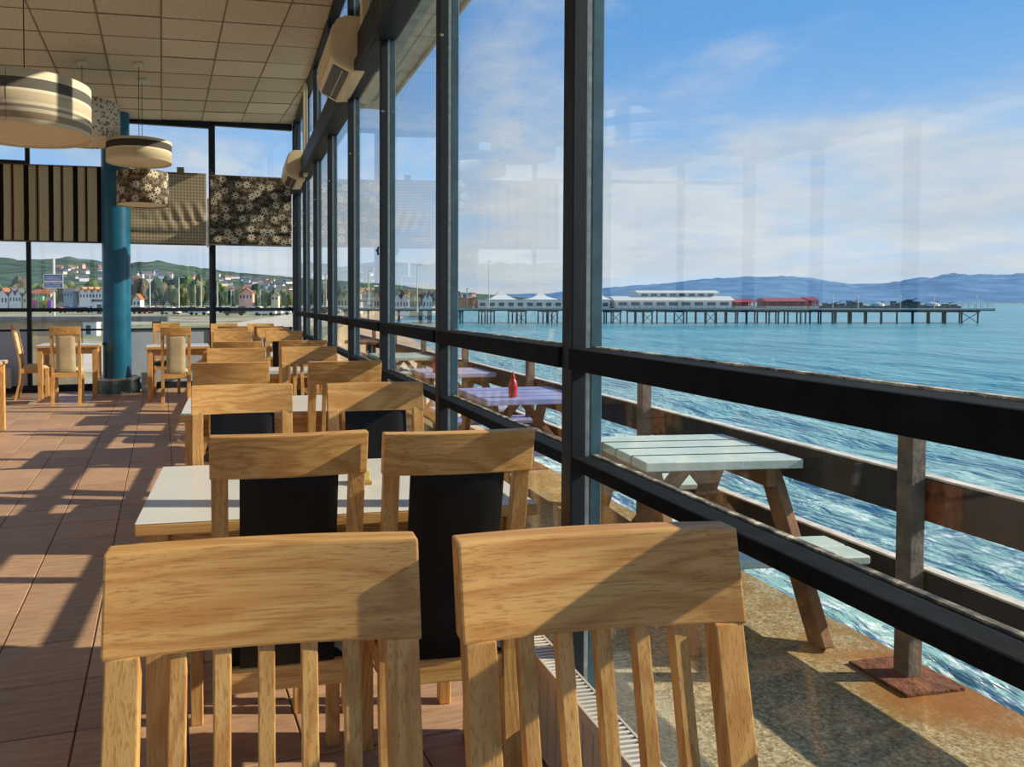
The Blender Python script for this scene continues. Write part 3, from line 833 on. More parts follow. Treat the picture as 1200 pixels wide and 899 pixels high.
# ------------------------------------------------------------------ air conditioners, trunking, heaters
def aircon(label, y0, z0, ln=.86):
    t = thing('air_conditioner', label, 'air conditioner', (WX-.035, y0, z0), 0, 'wall air conditioners above the sea-side windows')
    prof = [(0,.40),(-.15,.40),(-.215,.37),(-.255,.30),(-.27,.19),(-.262,.10),(-.235,.055),(-.10,-.01),(0,0)]
    MB().prism(prof, ln, 'y').build('casing', CREAMP, t, bevel=.008)
    MB().prism([(-.252,.088),(-.232,.048),(-.120,-.006),(-.132,.03),(-.235,.10)], ln-.12, 'y', .06).build('air_outlet', BLACKP, t)
    for k in range(3):
        q = .2+.25*k; x, z = -.252+(.125)*q, .082-.088*q
        MB().box(x-.004, x+.0015, .07, ln-.07, z-.007, z+.001).build('louvre', CREAMP, t)
    MB().prism([(-.275,.20),(-.268,.10),(-.264,.10),(-.271,.20)], ln-.04, 'y', .02).build('front_panel', CREAMP, t, bevel=.001)
    for yy in (-.004, ln-.002): MB().prism([(0,.385),(-.145,.385),(-.205,.357),(-.243,.292),(-.257,.19),(-.248,.11),(-.222,.068),(-.10,.01),(0,.015)], .006, 'y', yy).build('end_cap', CREAMP, t, bevel=.002)
    return t
aircon('cream wall air conditioner nearest the viewer, dark outlet slots showing', 5.42, 3.06)
aircon('farther cream wall air conditioner in the corner above the floral blind', 10.15, 3.03)
def trunk(label, y, z0):
    t = thing('cable_trunking', label, 'trunking', (WX-.06, y, z0), 0, 'white vertical cable trunking')
    h = ZT-z0-.01
    MB().box(-.035, .008, -.05, .05, 0, h).build('trunk_cover', CREAMP, t, bevel=.004)
    MB().box(.008, .018, -.055, .055, 0, h).build('trunk_base', WHITEP, t)
trunk('cream vertical trunking from nearer air conditioner up to the ceiling', 5.28, 3.20)
trunk('cream vertical trunking beside the farther air conditioner', 9.82, 3.02)

def heater(label, x0, x1, y0, y1, z0, z1, group, along='y'):
    t = thing('convector_heater', label, 'heater', (x0, y0, 0), 0, group)
    W_, L = x1-x0, y1-y0
    MB().box(0, W_, 0, L, z0, z1-.012).build('casing', RADW, t, bevel=.004)
    n = int(max(W_, L)/.018)
    m = MB(); gsl = MB()
    for k in range(n):
        if along == 'y':
            y = .01+k*(L-.02)/n; gsl.box(.006, W_-.006, y+.003, y+.011, z1-.012, z1)
            if k % 3 == 0: m.box(-.004, .0, y, y+.03, z0+.02, z1-.03)
        else:
            x = .01+k*(W_-.02)/n; gsl.box(x+.003, x+.011, .006, L-.006, z1-.012, z1)
            if k % 3 == 0: m.box(x, x+.03, -.004, 0, z0+.02, z1-.03)
    tag(m.build('front_ribs', RADW, t), kind='stuff')
    MB().box(.004, W_-.004, .004, L-.004, z1-.014, z1-.010).build('grille_well', BLACKP, t)
    tag(gsl.build('grille_bars', simple('white_grille', lin(232,228,214), .4), t), kind='stuff')
    for q in ((0, .007, 0, L), (W_-.007, W_, 0, L)): MB().box(*q, z1-.014, z1+.001).build('grille_edge', RADW, t)
    return t
heater('low white convector heater on the floor under the nearest window', .862, .940, .62, 2.14, .03, .305, 'low convector heaters')
heater('low cream radiator under the far window at the left edge', -4.4, -3.2, 11.48, 11.56, .10, .40, 'low convector heaters', 'x')

# ------------------------------------------------------------------ patio outside the glass
ZP = -.10
def concrete():
    m, g, b = material('patio_concrete')
    v = g.coord()
    sp = g.noise(v, 75, 5, .8); n = g.noise(v, 3, 5); n2 = g.noise(v, .9, 4)
    c = g.ramp(sp, [(.36, lin(70,64,48)), (.5, lin(168,152,114)), (.62, lin(226,212,172))])
    c = g.mix(g.math('MULTIPLY', n, .35), c, lin(156,138,94))
    x = g.sep(v)[0]
    al = g.math('MULTIPLY', g.step(g.math('ADD', x, g.math('MULTIPLY', n, .5)), 2.15, 2.75), g.step(g.noise(v, 6, 5, .7), .35, .62))
    c = g.mix(g.math('MULTIPLY', al, .75), c, lin(150,112,42))
    ru = g.new('ShaderNodeVectorMath', operation='DISTANCE'); g.put(ru.inputs[0], v); ru.inputs[1].default_value = (2.66, 2.28, 0)
    rs = g.math('MULTIPLY', g.step(g.math('SUBTRACT', ru.outputs['Value'], g.math('MULTIPLY', n, .35)), .28, .0), .8)
    c = g.mix(rs, c, lin(160,98,40))
    pale = g.math('MULTIPLY', g.step(g.noise(g.coord('Object', (3, .6, 1)), 1.6, 5, .65), .50, .66), g.step(x, 1.9, 1.3))
    c = g.mix(g.math('MULTIPLY', pale, .55), c, lin(206,196,168))
    setp(g, b, c, .9, 0, .3, g.bump(sp, .7, .008)); return m
pat = MB()
EDGE = [(2.70, -6), (2.70, 1.0), (2.71, 2.2), (2.68, 3.0), (2.72, 4.2), (2.70, 6.5), (2.72, 16.5)]
poly = [(WX+.05, -6)]+EDGE+[(WX+.05, 16.5)]
pat.loft([[(x,y,ZP-.5) for x,y in poly],[(x,y,ZP-.02) for x,y in poly],[(x-(.02 if x > 2 else 0),y,ZP) for x,y in poly]])
o = pat.build('patio', concrete(), None); tag(o, 'speckled concrete terrace strip outside the window, rusty along the sea edge', 'terrace', kind='structure')
o = MB().box(2.66, 2.74, -6, 16.5, -5, ZP-.5).build('trim_3', simple('sea_wall_concrete', lin(120,116,92), .9, var=.3), None); tag(o, 'concrete sea wall below the terrace edge', 'sea wall', kind='structure')

# railing of posts and planks
POSTG = simple('weathered_grey_timber', lin(112,104,94), .85, var=.3, vscale=14, bump=.3)
PLANK = simple('dark_stained_plank', lin(50,52,52), .8, var=.3, vscale=7, bump=.3)
PTOP = simple('sun_bleached_plank_edge', lin(228,222,210), .8, var=.2, vscale=20)  # paler tone along the top edge of each plank
RUST = simple('rusty_iron', lin(124,72,44), .9, var=.45, vscale=24, bump=.8)
rl = thing('sea_railing', 'weathered timber railing of grey posts and two dark planks along the terrace edge', 'railing', (2.535, 0, ZP))
py_ = [-3.1, -1.3, .52, 2.35, 4.22, 6.05, 7.9, 9.75, 11.6, 13.4, 15.2]
for y in py_:
    p = MB().box(-.032, .032, y-.032, y+.032, .012, 1.05).build('post', POSTG, rl, bevel=.004)
    MB().box(-.14, .12, y-.13, y+.13, 0, .014).build('base_plate', RUST, rl, bevel=.004)
    MB().box(.034, .046, y-.17, y-.02, .615, .77).build('plank_bracket', RUST, rl, bevel=.003)
for a, b in zip(py_, py_[1:]):
    for z0, z1 in ((.608, .775), (.20, .418)):
        MB().box(.046, .080, a+.006, b-.006, z0, z1).build('plank', PLANK, rl, bevel=.003)
        MB().box(.040, .088, a+.004, b-.004, z1, z1+.008).build('plank_cap', PTOP, rl)

# picnic tables
def painted(name, col): return simple(name, col, .6, var=.10, vscale=11, bump=.15)
GAPSHADE = simple('dark_gap_timber', lin(34,38,38), .95)  # shade between the planks, put in as dark strips filling the gaps
PINE = simple('weathered_pine_leg', lin(150,112,78), .8, var=.32, vscale=9, bump=.3)
def picnic(label, x, y, rz, mat, lx=.74, dy=.66, group='picnic tables on the terrace'):
    t = thing('picnic_table', label, 'picnic table', (x, y, ZP), rz, group)
    hx = lx/2; h = .74
    n = 4; pw = dy/n
    for k in range(n):
        y0 = -dy/2+k*pw; MB().box(-hx, hx, y0+.012, y0+pw-.012, h-.042, h).build('tabletop_plank', mat, t, bevel=.004, seg=1)
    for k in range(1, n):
        yy = -dy/2+k*pw; MB().box(-hx+.01, hx-.01, yy-.0115, yy+.0115, h-.030, h-.0012).build('plank_joint', GAPSHADE, t)
    for s in (-1, 1):
        for k in range(2):
            y0 = s*(dy/2+.26)+(k-1)*.135*1.0+(0 if s > 0 else 0)
            MB().box(-hx, hx, y0+.006, y0+.132, .405, .44).build('bench_plank', mat, t, bevel=.006, seg=1)
    for sx in (-1, 1):
        xx = sx*(hx-.085)
        for s in (-1, 1):
            MB().bar((xx, s*(dy/2-.14), h-.045), (xx, s*(dy/2+.235), 0), .045, .10, (0,1,0)).build('leg', PINE, t, bevel=.003, seg=1)
        MB().box(xx-.07, xx-.025, -dy/2-.38, dy/2+.38, .30, .40).build('bench_bearer', PINE, t, bevel=.003, seg=1)
        MB().box(xx-.07, xx-.025, -dy/2+.04, dy/2-.04, h-.13, h-.042).build('top_bearer', PINE, t, bevel=.003, seg=1)
        MB().bar((xx-sx*.03, 0, .36), (xx-sx*.30, 0, h-.06), .045, .07, (0,1,0)).build('brace', PINE, t, seg=1)
    return t
picnic('pale green picnic table nearest the viewer outside the window', 2.16, 3.20, -.09, painted('pale_green_paint', lin(196,216,206)))
LIL = painted('lilac_blue_paint', lin(142,152,204))
picnic('lilac blue picnic table outside, second from the viewer', 2.18, 5.40, .0, LIL, .80, .78)
picnic('faded lilac picnic table outside, third from the viewer', 2.20, 7.30, .0, painted('faded_lilac_paint', lin(176,176,204)))
picnic('pale green-grey picnic table far along the terrace', 2.22, 9.60, .0, painted('grey_green_paint', lin(186,204,186)), .8, .9)
rt = thing('round_table', 'brown round outdoor table at far end of terrace, on a central post', 'table', (2.40, 13.2, ZP))
MB()._lathe([(.42, .70), (.45, .71), (.45, .745), (.43, .755)], 28, (0,0)).build('tabletop', simple('brown_tabletop', lin(138,98,66), .7, var=.2), rt, smooth=True)
MB()._lathe([(.25, 0), (.24, .03), (.06, .06), (.055, .70)], 20, (0,0)).build('pedestal', simple('dark_pedestal', (.03,.028,.028), .6), rt, smooth=True)
def bottle(label, loc, s=1.0):
    t = thing('sauce_bottle', label, 'sauce bottle', loc, 0, 'red sauce bottles on the picnic tables')
    MB()._lathe([(.028*s,0),(.033*s,.01*s),(.033*s,.09*s),(.026*s,.12*s),(.014*s,.14*s)], 16, (0,0)).build('bottle_body', REDP, t, smooth=True)
    MB()._lathe([(.017*s,.14*s),(.015*s,.155*s),(.004*s,.19*s)], 12, (0,0)).build('nozzle_cap', REDP, t, smooth=True)
bottle('red squeeze sauce bottle on the lilac blue picnic table', (2.02, 5.14, ZP+.74))
bottle('red sauce bottle on the faded lilac picnic table', (1.98, 7.10, ZP+.74), 1.2)

# ------------------------------------------------------------------ sea
SEA = -4.0
def water():
    m, g, b = material('sea_water')
    v = g.coord()
    big = g.noise(g.coord('Object', (.012,.045,.1)), 1, 4, .6)
    x, y, z = g.sep(v)
    near = g.step(g.math('ADD', x, g.math('MULTIPLY', y, .15)), 60, 4)
    c = g.ramp(big, [(.3, lin(62,146,156)), (.7, lin(110,186,188))])
    c = g.mix(g.math('MULTIPLY', near, .8), c, lin(146,180,166))
    fo = g.noise(g.coord('Object', (.55,.8,1)), 1.5, 8, .72, 1.2)
    fm = g.math('MULTIPLY', g.step(fo, .48, .62), g.step(x, 30, 8))
    fo2 = g.noise(g.coord('Object', (.10,.5,1)), 1, 7, .7, .5)
    fm2 = g.math('MULTIPLY', g.step(fo2, .64, .72), g.step(x, 70, 10))
    fm = g.math('MAXIMUM', fm, g.math('MULTIPLY', fm2, .6))
    c = g.mix(g.math('MULTIPLY', fm, .85), c, (.72,.76,.74))
    rot = (0, 0, math.radians(-35))
    w1 = g.noise(g.coord('Object', (.9,.35,1), rot=rot), 1, 6, .6, .4)
    w2 = g.noise(g.coord('Object', (.16,.06,1), rot=rot), 1, 5, .6, .3)
    hgt = g.math('ADD', g.math('MULTIPLY', w1, .5), g.math('MULTIPLY', w2, 2.4))
    setp(g, b, c, g.math('ADD', .22, g.math('MULTIPLY', fm, .6)), 0, .5, g.bump(hgt, 1.0, 1.1))
    b.inputs['IOR'].default_value = 1.33
    return m
WATER = water()
m = MB()
xs = [2.7+.22*i for i in range(70)]+[18.2+.6*i for i in range(60)]+[54+3*i for i in range(30)]
ys = [-14+.45*i for i in range(120)]+[40+1.5*i for i in range(60)]
def wave(x, y):
    f = max(0, 1-math.hypot(x-2.7, y-3)/120)
    return f*(.34*mnoise.noise((x*.22+y*.08, y*.16-x*.04, 1.3))+.20*mnoise.noise((x*.62+y*.2, y*.5, 7.7))+.10*mnoise.noise((x*1.5, y*1.3, 4.1)))
for y in ys:
    for x in xs: m.v.append((x, y, wave(x, y) if (x < 140 and -13 < y < 128) else 0))
nx = len(xs)
for j in range(len(ys)-1):
    for i in range(nx-1): a = j*nx+i; m.f.append((a, a+1, a+nx+1, a+nx))
sea = m.build('sea', WATER, None, (0,0,SEA), smooth=True); tag(sea, 'turquoise choppy sea with white foam against the terrace wall', 'sea', kind='structure')
x1, y1 = xs[-1], ys[-1]
far = MB()
COAST = [(2.7,16.5),(2.7,24),(6,50),(12,80),(27,186),(70,320),(180,520),(420,900),(1200,1800),(3000,2600),(6000,3300)]
far.add([(x1,-14,0),(9000,-3000,0),(9000,y1,0),(x1,y1,0)], [(0,1,2,3)])
far.add([(2.7,y1,-.02),(9000,y1,-.02),(14000,14000,-.02),(2.7,14000,-.02)], [(0,1,2,3)])
far.add([(2.7,-14,0),(2.7,-3000,0),(9000,-3000,0),(x1,-14,0)], [(0,1,2,3)])
o = far.build('far_sea_surface', WATER, sea)

# ------------------------------------------------------------------ land: promenade, beach, town
def landmat():
    m, g, b = material('promenade_ground')
    v = g.coord()
    n = g.noise(v, .05, 6, .65); n2 = g.noise(v, .6, 4)
    c = g.ramp(n, [(.36, lin(150,140,122)), (.46, lin(196,180,150)), (.54, lin(128,140,84)), (.66, lin(92,116,62))])
    c = g.mix(g.math('MULTIPLY', n2, .3), c, lin(180,170,150))
    setp(g, b, c, .95, 0, .1); return m
ZL = -1.0
poly = [(-4000,12.6),(1.0,12.6),(1.0,16.55)]+COAST+[(6000,9000),(-4000,9000)]
ld = MB().loft([[(x,y,SEA-.5) for x,y in poly],[(x,y,ZL if y < 250 else ZL) for x,y in poly]])
o = ld.build('ground', landmat(), None); tag(o, 'pale promenade and green verges of the seafront beyond far windows', 'ground', kind='structure')
bch = [(2.7,17),(6,50),(12,80),(27,186),(70,320),(78,318),(36,184),(22,80),(14,50),(8,17)]
o = MB().loft([[(x,y,SEA-.3) for x,y in bch],[(x,y,(ZL-1.2 if i < 5 else SEA+.05)) for i,(x,y) in enumerate(bch)]]).build('beach', simple('beach_sand', lin(206,178,142), .95, var=.15, vscale=.4), None)
tag(o, 'narrow reddish sand beach running from the terrace to the pier', 'beach', kind='structure')
pr = [(-9,26),(-2,26),(4,50),(9,80),(23,186),(17,186),(-1,80),(-6,50)]
o = MB().loft([[(x,y,ZL) for x,y in pr],[(x,y,ZL+.03) for x,y in pr]]).build('promenade_path', simple('pale_paving', lin(214,198,170), .9, var=.08, vscale=.5), None)
tag(o, 'pale paved promenade path seen above the last chairs', 'path', kind='structure')
# terrace parapet beyond the far left windows
pw = thing('parapet_wall', 'low beige terrace wall with grey coping outside the far left window', 'wall', (-4.6, 20, ZL), -.02)
MB().box(-4, .75, -.12, .12, 0, 1.86).build('wall_body', simple('beige_render', lin(182,164,132), .9, var=.2, vscale=2), pw)
MB().box(-4.1, 2.9, -.24, .24, 1.86, 1.99).build('coping', simple('grey_coping', lin(96,98,102), .7, var=.15), pw, bevel=.01)
MB().box(2.5, 2.7, -.13, .13, 0, 1.86).build('pier_block', simple('brown_brick', lin(128,92,66), .9), pw)
# distant ridge of hills across the bay, and the town hill
def px_pt(u, v, Z):      # direction measured in the photo, placed at its own real distance
    return CAMP+CF*Z+CR*((u-445)/862*Z)+Vector((0,0,(355-v)/862*Z))
def interp(tab, u):
    for (a, va), (b, vb) in zip(tab, tab[1:]):
        if u <= b: return va+(vb-va)*max(0, u-a)/(b-a)
    return tab[-1][1]
def hills(name, label, tab, Z0, Z1, zbase, mat, rough, nu=220, nv=14, u0=None, u1=None, seed=0, cat='hills'):
    m = MB(); u0 = tab[0][0] if u0 is None else u0; u1 = tab[-1][0] if u1 is None else u1
    for j in range(nv+2):
        q = min(j, nv)/nv; Z = Z0+(Z1-Z0)*q
        for i in range(nu+1):
            u = u0+(u1-u0)*i/nu
            p = px_pt(u, 355, Z); hz = px_pt(u, interp(tab, u), Z1).z-zbase
            hh = hz*(q**.8)*(1+rough*mnoise.noise((p.x*.006, p.y*.006, seed)))+rough*hz*.5*mnoise.noise((p.x*.03, p.y*.03, seed))*q
            if j == nv+1: p = px_pt(u, 355, Z1*1.25); hh = -20
            m.v.append((p.x, p.y, zbase+hh))
    for j in range(nv+1):
        for i in range(nu): a = j*(nu+1)+i; m.f.append((a, a+1, a+nu+2, a+nu+1))
    o = m.build(name, mat, None, smooth=True); return tag(o, label, cat, kind='structure')
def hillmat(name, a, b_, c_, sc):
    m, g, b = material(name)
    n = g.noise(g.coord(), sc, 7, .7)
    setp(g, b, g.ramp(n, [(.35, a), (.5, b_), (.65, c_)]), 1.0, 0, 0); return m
RIDGE = [(-200,300),(0,303),(40,304),(80,304),(110,307),(150,308),(185,305),(205,309),(245,317),(280,322),(340,326),(400,329),(450,333),(520,341),(600,348),(680,352),(740,355)]
hills('town_hill', 'wooded green hill with scattered houses behind the seafront town', RIDGE, 620, 1700, ZL, hillmat('wooded_hill', lin(48,70,62), lin(74,96,80), lin(110,124,102), .022), .14, seed=3, cat='hill')
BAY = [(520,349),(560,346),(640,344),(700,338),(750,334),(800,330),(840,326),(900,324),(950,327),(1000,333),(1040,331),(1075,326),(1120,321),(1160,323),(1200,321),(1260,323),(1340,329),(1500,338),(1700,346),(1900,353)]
hills('bay_hills', 'long blue hazy hills across the bay behind the pier', BAY, 4300, 6200, SEA, hillmat('hazy_blue_hill', lin(84,122,152), lin(98,136,166), lin(120,154,178), .004), .10, seed=9)  # distance haze is put into the blue of the hill colour

# trees
LEAF = [simple('leaf_%s' % n, c, .9, var=.35, vscale=.9) for n, c in (('mid_green', lin(80,106,52)), ('dark_green', lin(46,72,46)), ('olive', lin(104,110,62)), ('bronze', lin(104,96,70)))]
BARK = simple('bark', lin(92,74,58), .9)
def crown_mesh(seed, mat):
    rnd = random.Random(seed); bm = bmesh.new()
    for k in range(9):
        r = rnd.uniform(.26, .46); a = rnd.uniform(0, 2*PI); q = rnd.uniform(0, .62)
        M = Matrix.Translation((q*math.cos(a), q*math.sin(a), .35+rnd.uniform(0, .45)*(1-q*.6))) @ Matrix.Diagonal((r, r, r*.85, 1))
        bmesh.ops.create_icosphere(bm, subdivisions=2, radius=1, matrix=M)
    for v in bm.verts:
        n = mnoise.noise(v.co*5.0+Vector((seed*3.1, 0, 0)))+.6*mnoise.noise(v.co*13)
        v.co += v.normal*n*.10
    me = bpy.data.meshes.new('crown'); bm.to_mesh(me); bm.free(); me.materials.append(mat); return me
crowns = [crown_mesh(s, LEAF[s % 4]) for s in range(8)]
trunk_me = MB().tube([(0,0,0),(0.02,0,.25),(0,.02,.5)], .045, 6, .03).mesh('trunk', BARK)
TNAME = ['mid green', 'dark green', 'olive green', 'bronze brown']
grown = []
def tree(u, vt, vb, wpx, k, where):
    """tree on the ground: vt/vb crown top and base as measured, from which its distance and size follow"""
    Z0 = 862*(1.34-ZL)/max(5.2, vb-355)
    for q in range(24):
        Z = Z0*(1+.02*q*(1 if q % 2 else -.35))
        W_ = wpx/862*Z; p = px_pt(u, 355, Z)
        if all(math.hypot(p.x-a, p.y-b_) > (W_+c_)*.52 for a, b_, c_ in grown): break
    grown.append((p.x, p.y, W_))
    H_ = (355-vt)/862*Z+1.34-ZL
    t = thing('tree', f'{TNAME[k % 4]} tree {where}', 'tree', (p.x, p.y, ZL), random.uniform(0, 6), 'trees along the seafront')
    c = link('crown', crowns[k], t, (0,0,.08*H_)); c.scale = (W_/2, W_/2, H_*.92/1.05)
    tr = link('trunk', trunk_me, t); tr.scale = (W_/2, W_/2, H_)
    return t
rt_ = random.Random(5)
ORD = ['first','second','third','fourth','fifth','sixth','seventh','eighth','ninth','tenth','eleventh','twelfth','thirteenth','fourteenth','fifteenth','sixteenth']
def tree_row(n, u0, du, jit, vts, vb, ws, kinds, where):
    for k in range(n):
        tree(u0+k*du+rt_.uniform(-jit, jit), rt_.uniform(*vts), vb+rt_.uniform(-.5,1.0), rt_.uniform(*ws), rt_.choice(kinds), f'{where}, {ORD[k]} from the left')
tree_row(13, -12, 11.5, 3, (322,336), 362.2, (24,40), [0,0,2,3,3,1], 'behind the seafront houses left of the blue column')
tree_row(12, 160, 7.8, 2, (318,334), 362, (24,38), [1,1,2,3,0], 'behind the lamp posts right of the blue column')
tree_row(10, 256, 9, 2, (334,344), 362, (18,28), [1,0,2,1], 'in the distance behind the farthest chairs')
tree(302, 331, 361.6, 34, 1, 'with a large round crown beyond the window corner chairs')
tree_row(12, 365, 14, 3, (336,345), 360.9, (14,24), [1,1,0], 'among seafront houses between the sea-side mullions')

# houses
def house(u, vt, vb, wpx, wallc, roofc, label, group, gables=1, Z=None, cat='house', rnd=None):
    Z = Z or (862*(1.34-ZL)/(vb-355) if vb > 361 else 235)
    zb = px_pt(u, vb, Z).z; H_ = (vb-vt)/862*Z; W_ = wpx/862*Z; D_ = max(4, W_*.5)
    p = px_pt(u, 355, Z)
    t = thing('house', label, cat, (p.x, p.y, zb), -math.radians(11.16)+math.atan2(-(p.x), p.y)*.0, group)
    eh = H_*.58
    MB().box(-W_/2, W_/2, 0, D_, -3, eh).build('walls', wallc, t)
    if gables:
        gw = W_/gables
        m = MB(); wm = MB()
        for k in range(gables):
            x0 = -W_/2+k*gw
            wm.prism([(x0, eh), (x0+gw, eh), (x0+gw/2, H_*.94)], D_, 'y', .02)
            for s in (0, 1):
                xa = x0-.1 if s == 0 else x0+gw+.1
                m.loft([[(xa, -.4, eh-.1), (x0+gw/2, -.4, H_), (x0+gw/2, -.4, H_+.25), (xa, -.4, eh+.15)], [(xa, D_, eh-.1), (x0+gw/2, D_, H_), (x0+gw/2, D_, H_+.25), (xa, D_, eh+.15)]])
        wm.build('gable', wallc, t); m.build('roof', roofc, t)
    else:
        MB().prism([(-.5, eh), (D_+.5, eh), (D_*.5, H_)], W_+.6, 'x', -W_/2-.3).build('roof', roofc, t)
    n = max(1, min(8, int(wpx/3.5)))
    for k in range(n):
        xx = -W_/2+(k+.5)*W_/n
        MB().box(xx-W_/n*.22, xx+W_/n*.22, -.06, .05, eh*.30, eh*.75).build('window', WGL, t)
    return t
WGL = simple('far_window_glass', (.05,.07,.09), .2)
HW_ = [simple('house_wall_%s' % n, c, .9, var=.05) for n, c in (('white', (.80,.79,.75)), ('cream', lin(226,208,172)), ('pink', lin(222,176,156)), ('tan', lin(204,176,134)))]
HR_ = [simple('house_roof_%s' % n, c, .9, var=.15) for n, c in (('slate', lin(96,96,104)), ('tile', lin(176,104,64)), ('orange', lin(206,140,84)), ('dull_tile', lin(150,112,92)))]
house(3, 338, 358, 12, HW_[0], HR_[1], 'white gabled house at the far left edge of the seafront', None, 1)
house(18, 339, 356, 14, HW_[0], HR_[0], 'white house with twin gables near the left edge of the view', None, 2)
house(31, 341, 357, 8, HW_[1], HR_[0], 'cream house behind the left window post', None, 1)
house(49, 339, 350, 21, HW_[3], HR_[1], 'long brown-roofed building left of the scoreboard sign', None, 0)
house(80, 338, 349, 11, simple('grey_blue_wall', lin(140,160,172), .8), HR_[0], 'grey-blue building right of the scoreboard sign', None, 0)
house(108, 337, 351, 30, HW_[0], HR_[2], 'long orange-roofed terrace with a row of white gables left of the column', None, 4)
house(160, 345, 360, 9, HW_[0], HR_[1], 'white house just right of the blue column', None, 1)
house(288, 338, 352, 16, HW_[2], HR_[1], 'pink house among trees above the farthest chairs', None, 1)
house(322, 342, 353, 8, HW_[1], HR_[0], 'cream house near the far window corner', None, 1)
GH = 'seafront houses between the sea-side mullions'
for k, (u, vt, wp, a, b_, n_, lb) in enumerate([(403, 340, 15, 1, 1, 2, 'cream twin-gabled'), (434, 341, 22, 1, 2, 3, 'cream three-gabled'), (470, 343, 18, 0, 0, 2, 'white slate-roofed'), (486, 342, 14, 3, 1, 1, 'tan single-gabled'), (501, 343, 11, 0, 0, 2, 'white twin-gabled'), (533, 342, 16, 2, 1, 3, 'pink three-gabled')]):
    house(u, vt, 362.4, wp, HW_[a], HR_[b_], f'{lb} seafront house near the root of the pier', GH, n_)
rh = random.Random(11)
hw_me = {}
placed = []
def hillhouse(u, v, Z, w, i):
    p = px_pt(u, v, Z)
    if any(math.hypot(p.x-a, p.y-b) < (w+c)*.85 for a, b, c in placed): return False
    placed.append((p.x, p.y, w))
    if i % 6 not in hw_me:
        m = MB().box(-.5,.5,-.4,.4,-.5,.55); rf = MB().prism([(-.48,.55),(.48,.55),(0,.95)], 1.06, 'x', -.53)
        hw_me[i % 6] = (m.mesh('walls', HW_[(0,0,0,1,2,0)[i % 6]]), rf.mesh('roof', HR_[(0,3,0,0,3,0)[i % 6]]))
    t = thing('hillside_house', '', 'house', (p.x, p.y, p.z), rh.uniform(-.6,.6), 'white houses scattered over the town hill')
    a, b_ = hw_me[i % 6]
    for nm, me in (('walls', a), ('roof', b_)): o = link(nm, me, t); o.scale = (w, w, w*.8)
    part = ('upper ' if v < interp(RIDGE, u)+10 else 'middle ' if v < interp(RIDGE, u)+17 else 'lower ')+('left' if u % 50 < 25 else 'right'); zone = 'above the farthest chairs' if 248 < u < 350 else 'right of the blue column' if 150 < u <= 248 else 'left of the blue column' if u <= 150 else 'between the sea-side mullions'
    t['label'] = f"tiny {('white','white','white','cream','pink','white')[i % 6]} {('slate','tile','slate','slate','tile','slate')[i % 6]}-roofed house, {part} part of distant hill {zone}"
    return True
def hill_at(u, v):
    """distance at which the town hill's face shows at this height"""
    r = interp(RIDGE, u); e0 = 355; best = None
    for k in range(200):
        q = (k+1)/200; Z = 620+1080*q
        hz = (355-r)/862*1700+1.34-ZL
        vv = 355-862*(ZL+hz*q**.8-1.34)/Z
        if vv <= v: return Z
    return None
i = 0
for k in range(150):
    zone = rh.random()
    if zone < .55: u = rh.uniform(248, 345); v = rh.uniform(interp(RIDGE, u)+3, 350)
    elif zone < .75: u = rh.uniform(158, 248); v = rh.uniform(interp(RIDGE, u)+13, 335)
    elif zone < .88: u = rh.uniform(70, 124); v = rh.uniform(313, 330)
    else: u = rh.uniform(360, 560); v = rh.uniform(interp(RIDGE, u)+3, 352)
    Z = hill_at(u, v)
    if Z: hillhouse(u, v, Z-6, rh.uniform(5.5, 10), i) and None; i += 1

# lamp posts, sign, small seafront things
LPM = simple('galvanised_post', lin(206,206,196), .5, .2)
def lamp(u, vt, vb, label, heads=1):
    Z = 862*(1.34-ZL)/max(6.2, vb-355); H_ = (vb-vt)/862*Z; p = px_pt(u, 355, Z); r = max(.06, .8/862*Z)
    t = thing('lamp_post', label, 'lamp post', (p.x, p.y, ZL), 0, 'lamp posts along the promenade')
    MB().tube([(0,0,0),(0,0,H_*.5),(0,0,H_)], r, 8, r*.6).build('pole', LPM, t)
    MB().tube([(0,0,0),(0,0,.9)], r*1.6, 8).build('pole_base', LPM, t)
    for s in ((1,) if heads == 1 else (1, -1)):
        MB().tube([(0,0,H_-.1),(s*.4,0,H_+.15),(s*.8,0,H_+.15)], r*.55, 6).build('lamp_arm', LPM, t)
        MB().box(s*.8-.35, s*.8+.35, -.15, .15, H_+.08, H_+.24).build('lamp_head', LPM, t, bevel=.04)
for u, vt, vb, lb in [(176,322,367.5,'tall white lamp post just right of the blue column'), (210,326,368.5,'tall promenade lamp post left of the floral blind'), (229,334,364,'lamp post left of the middle far mullion, first of a close pair'), (236,331,364.5,'lamp post left of the middle far mullion, second of a close pair'), (255,331,364,'lamp post close to the right side of the middle far mullion'), (271,340,363.5,'small lamp post above the left end of farthest chairs'), (284,343,363,'small lamp post beside the pink house'), (295,341,363,'small lamp post right of the pink house'), (305,340,363,'small lamp post in front of the big round tree'), (318,343,363,'small lamp post near the far window corner'), (382,322,364,'lamp post seen between the close far mullions'), (432,318,365,'tall lamp post between sea-side mullions with houses behind'), (489,311,366,'tallest lamp post before the white seafront houses')]:
    lamp(u, vt, vb, lb, 2 if u in (236, 489) else 1)
sg = thing('scoreboard_sign', 'tall pole carrying two dark blue message panels with white frames', 'sign', px_pt(63.5, 355, 133).xy.to_3d()+Vector((0,0,ZL)), -math.radians(11.16)+.25)
MB().tube([(0,0,0),(0,0,10.3)], .24, 10).build('pole', LPM, sg)
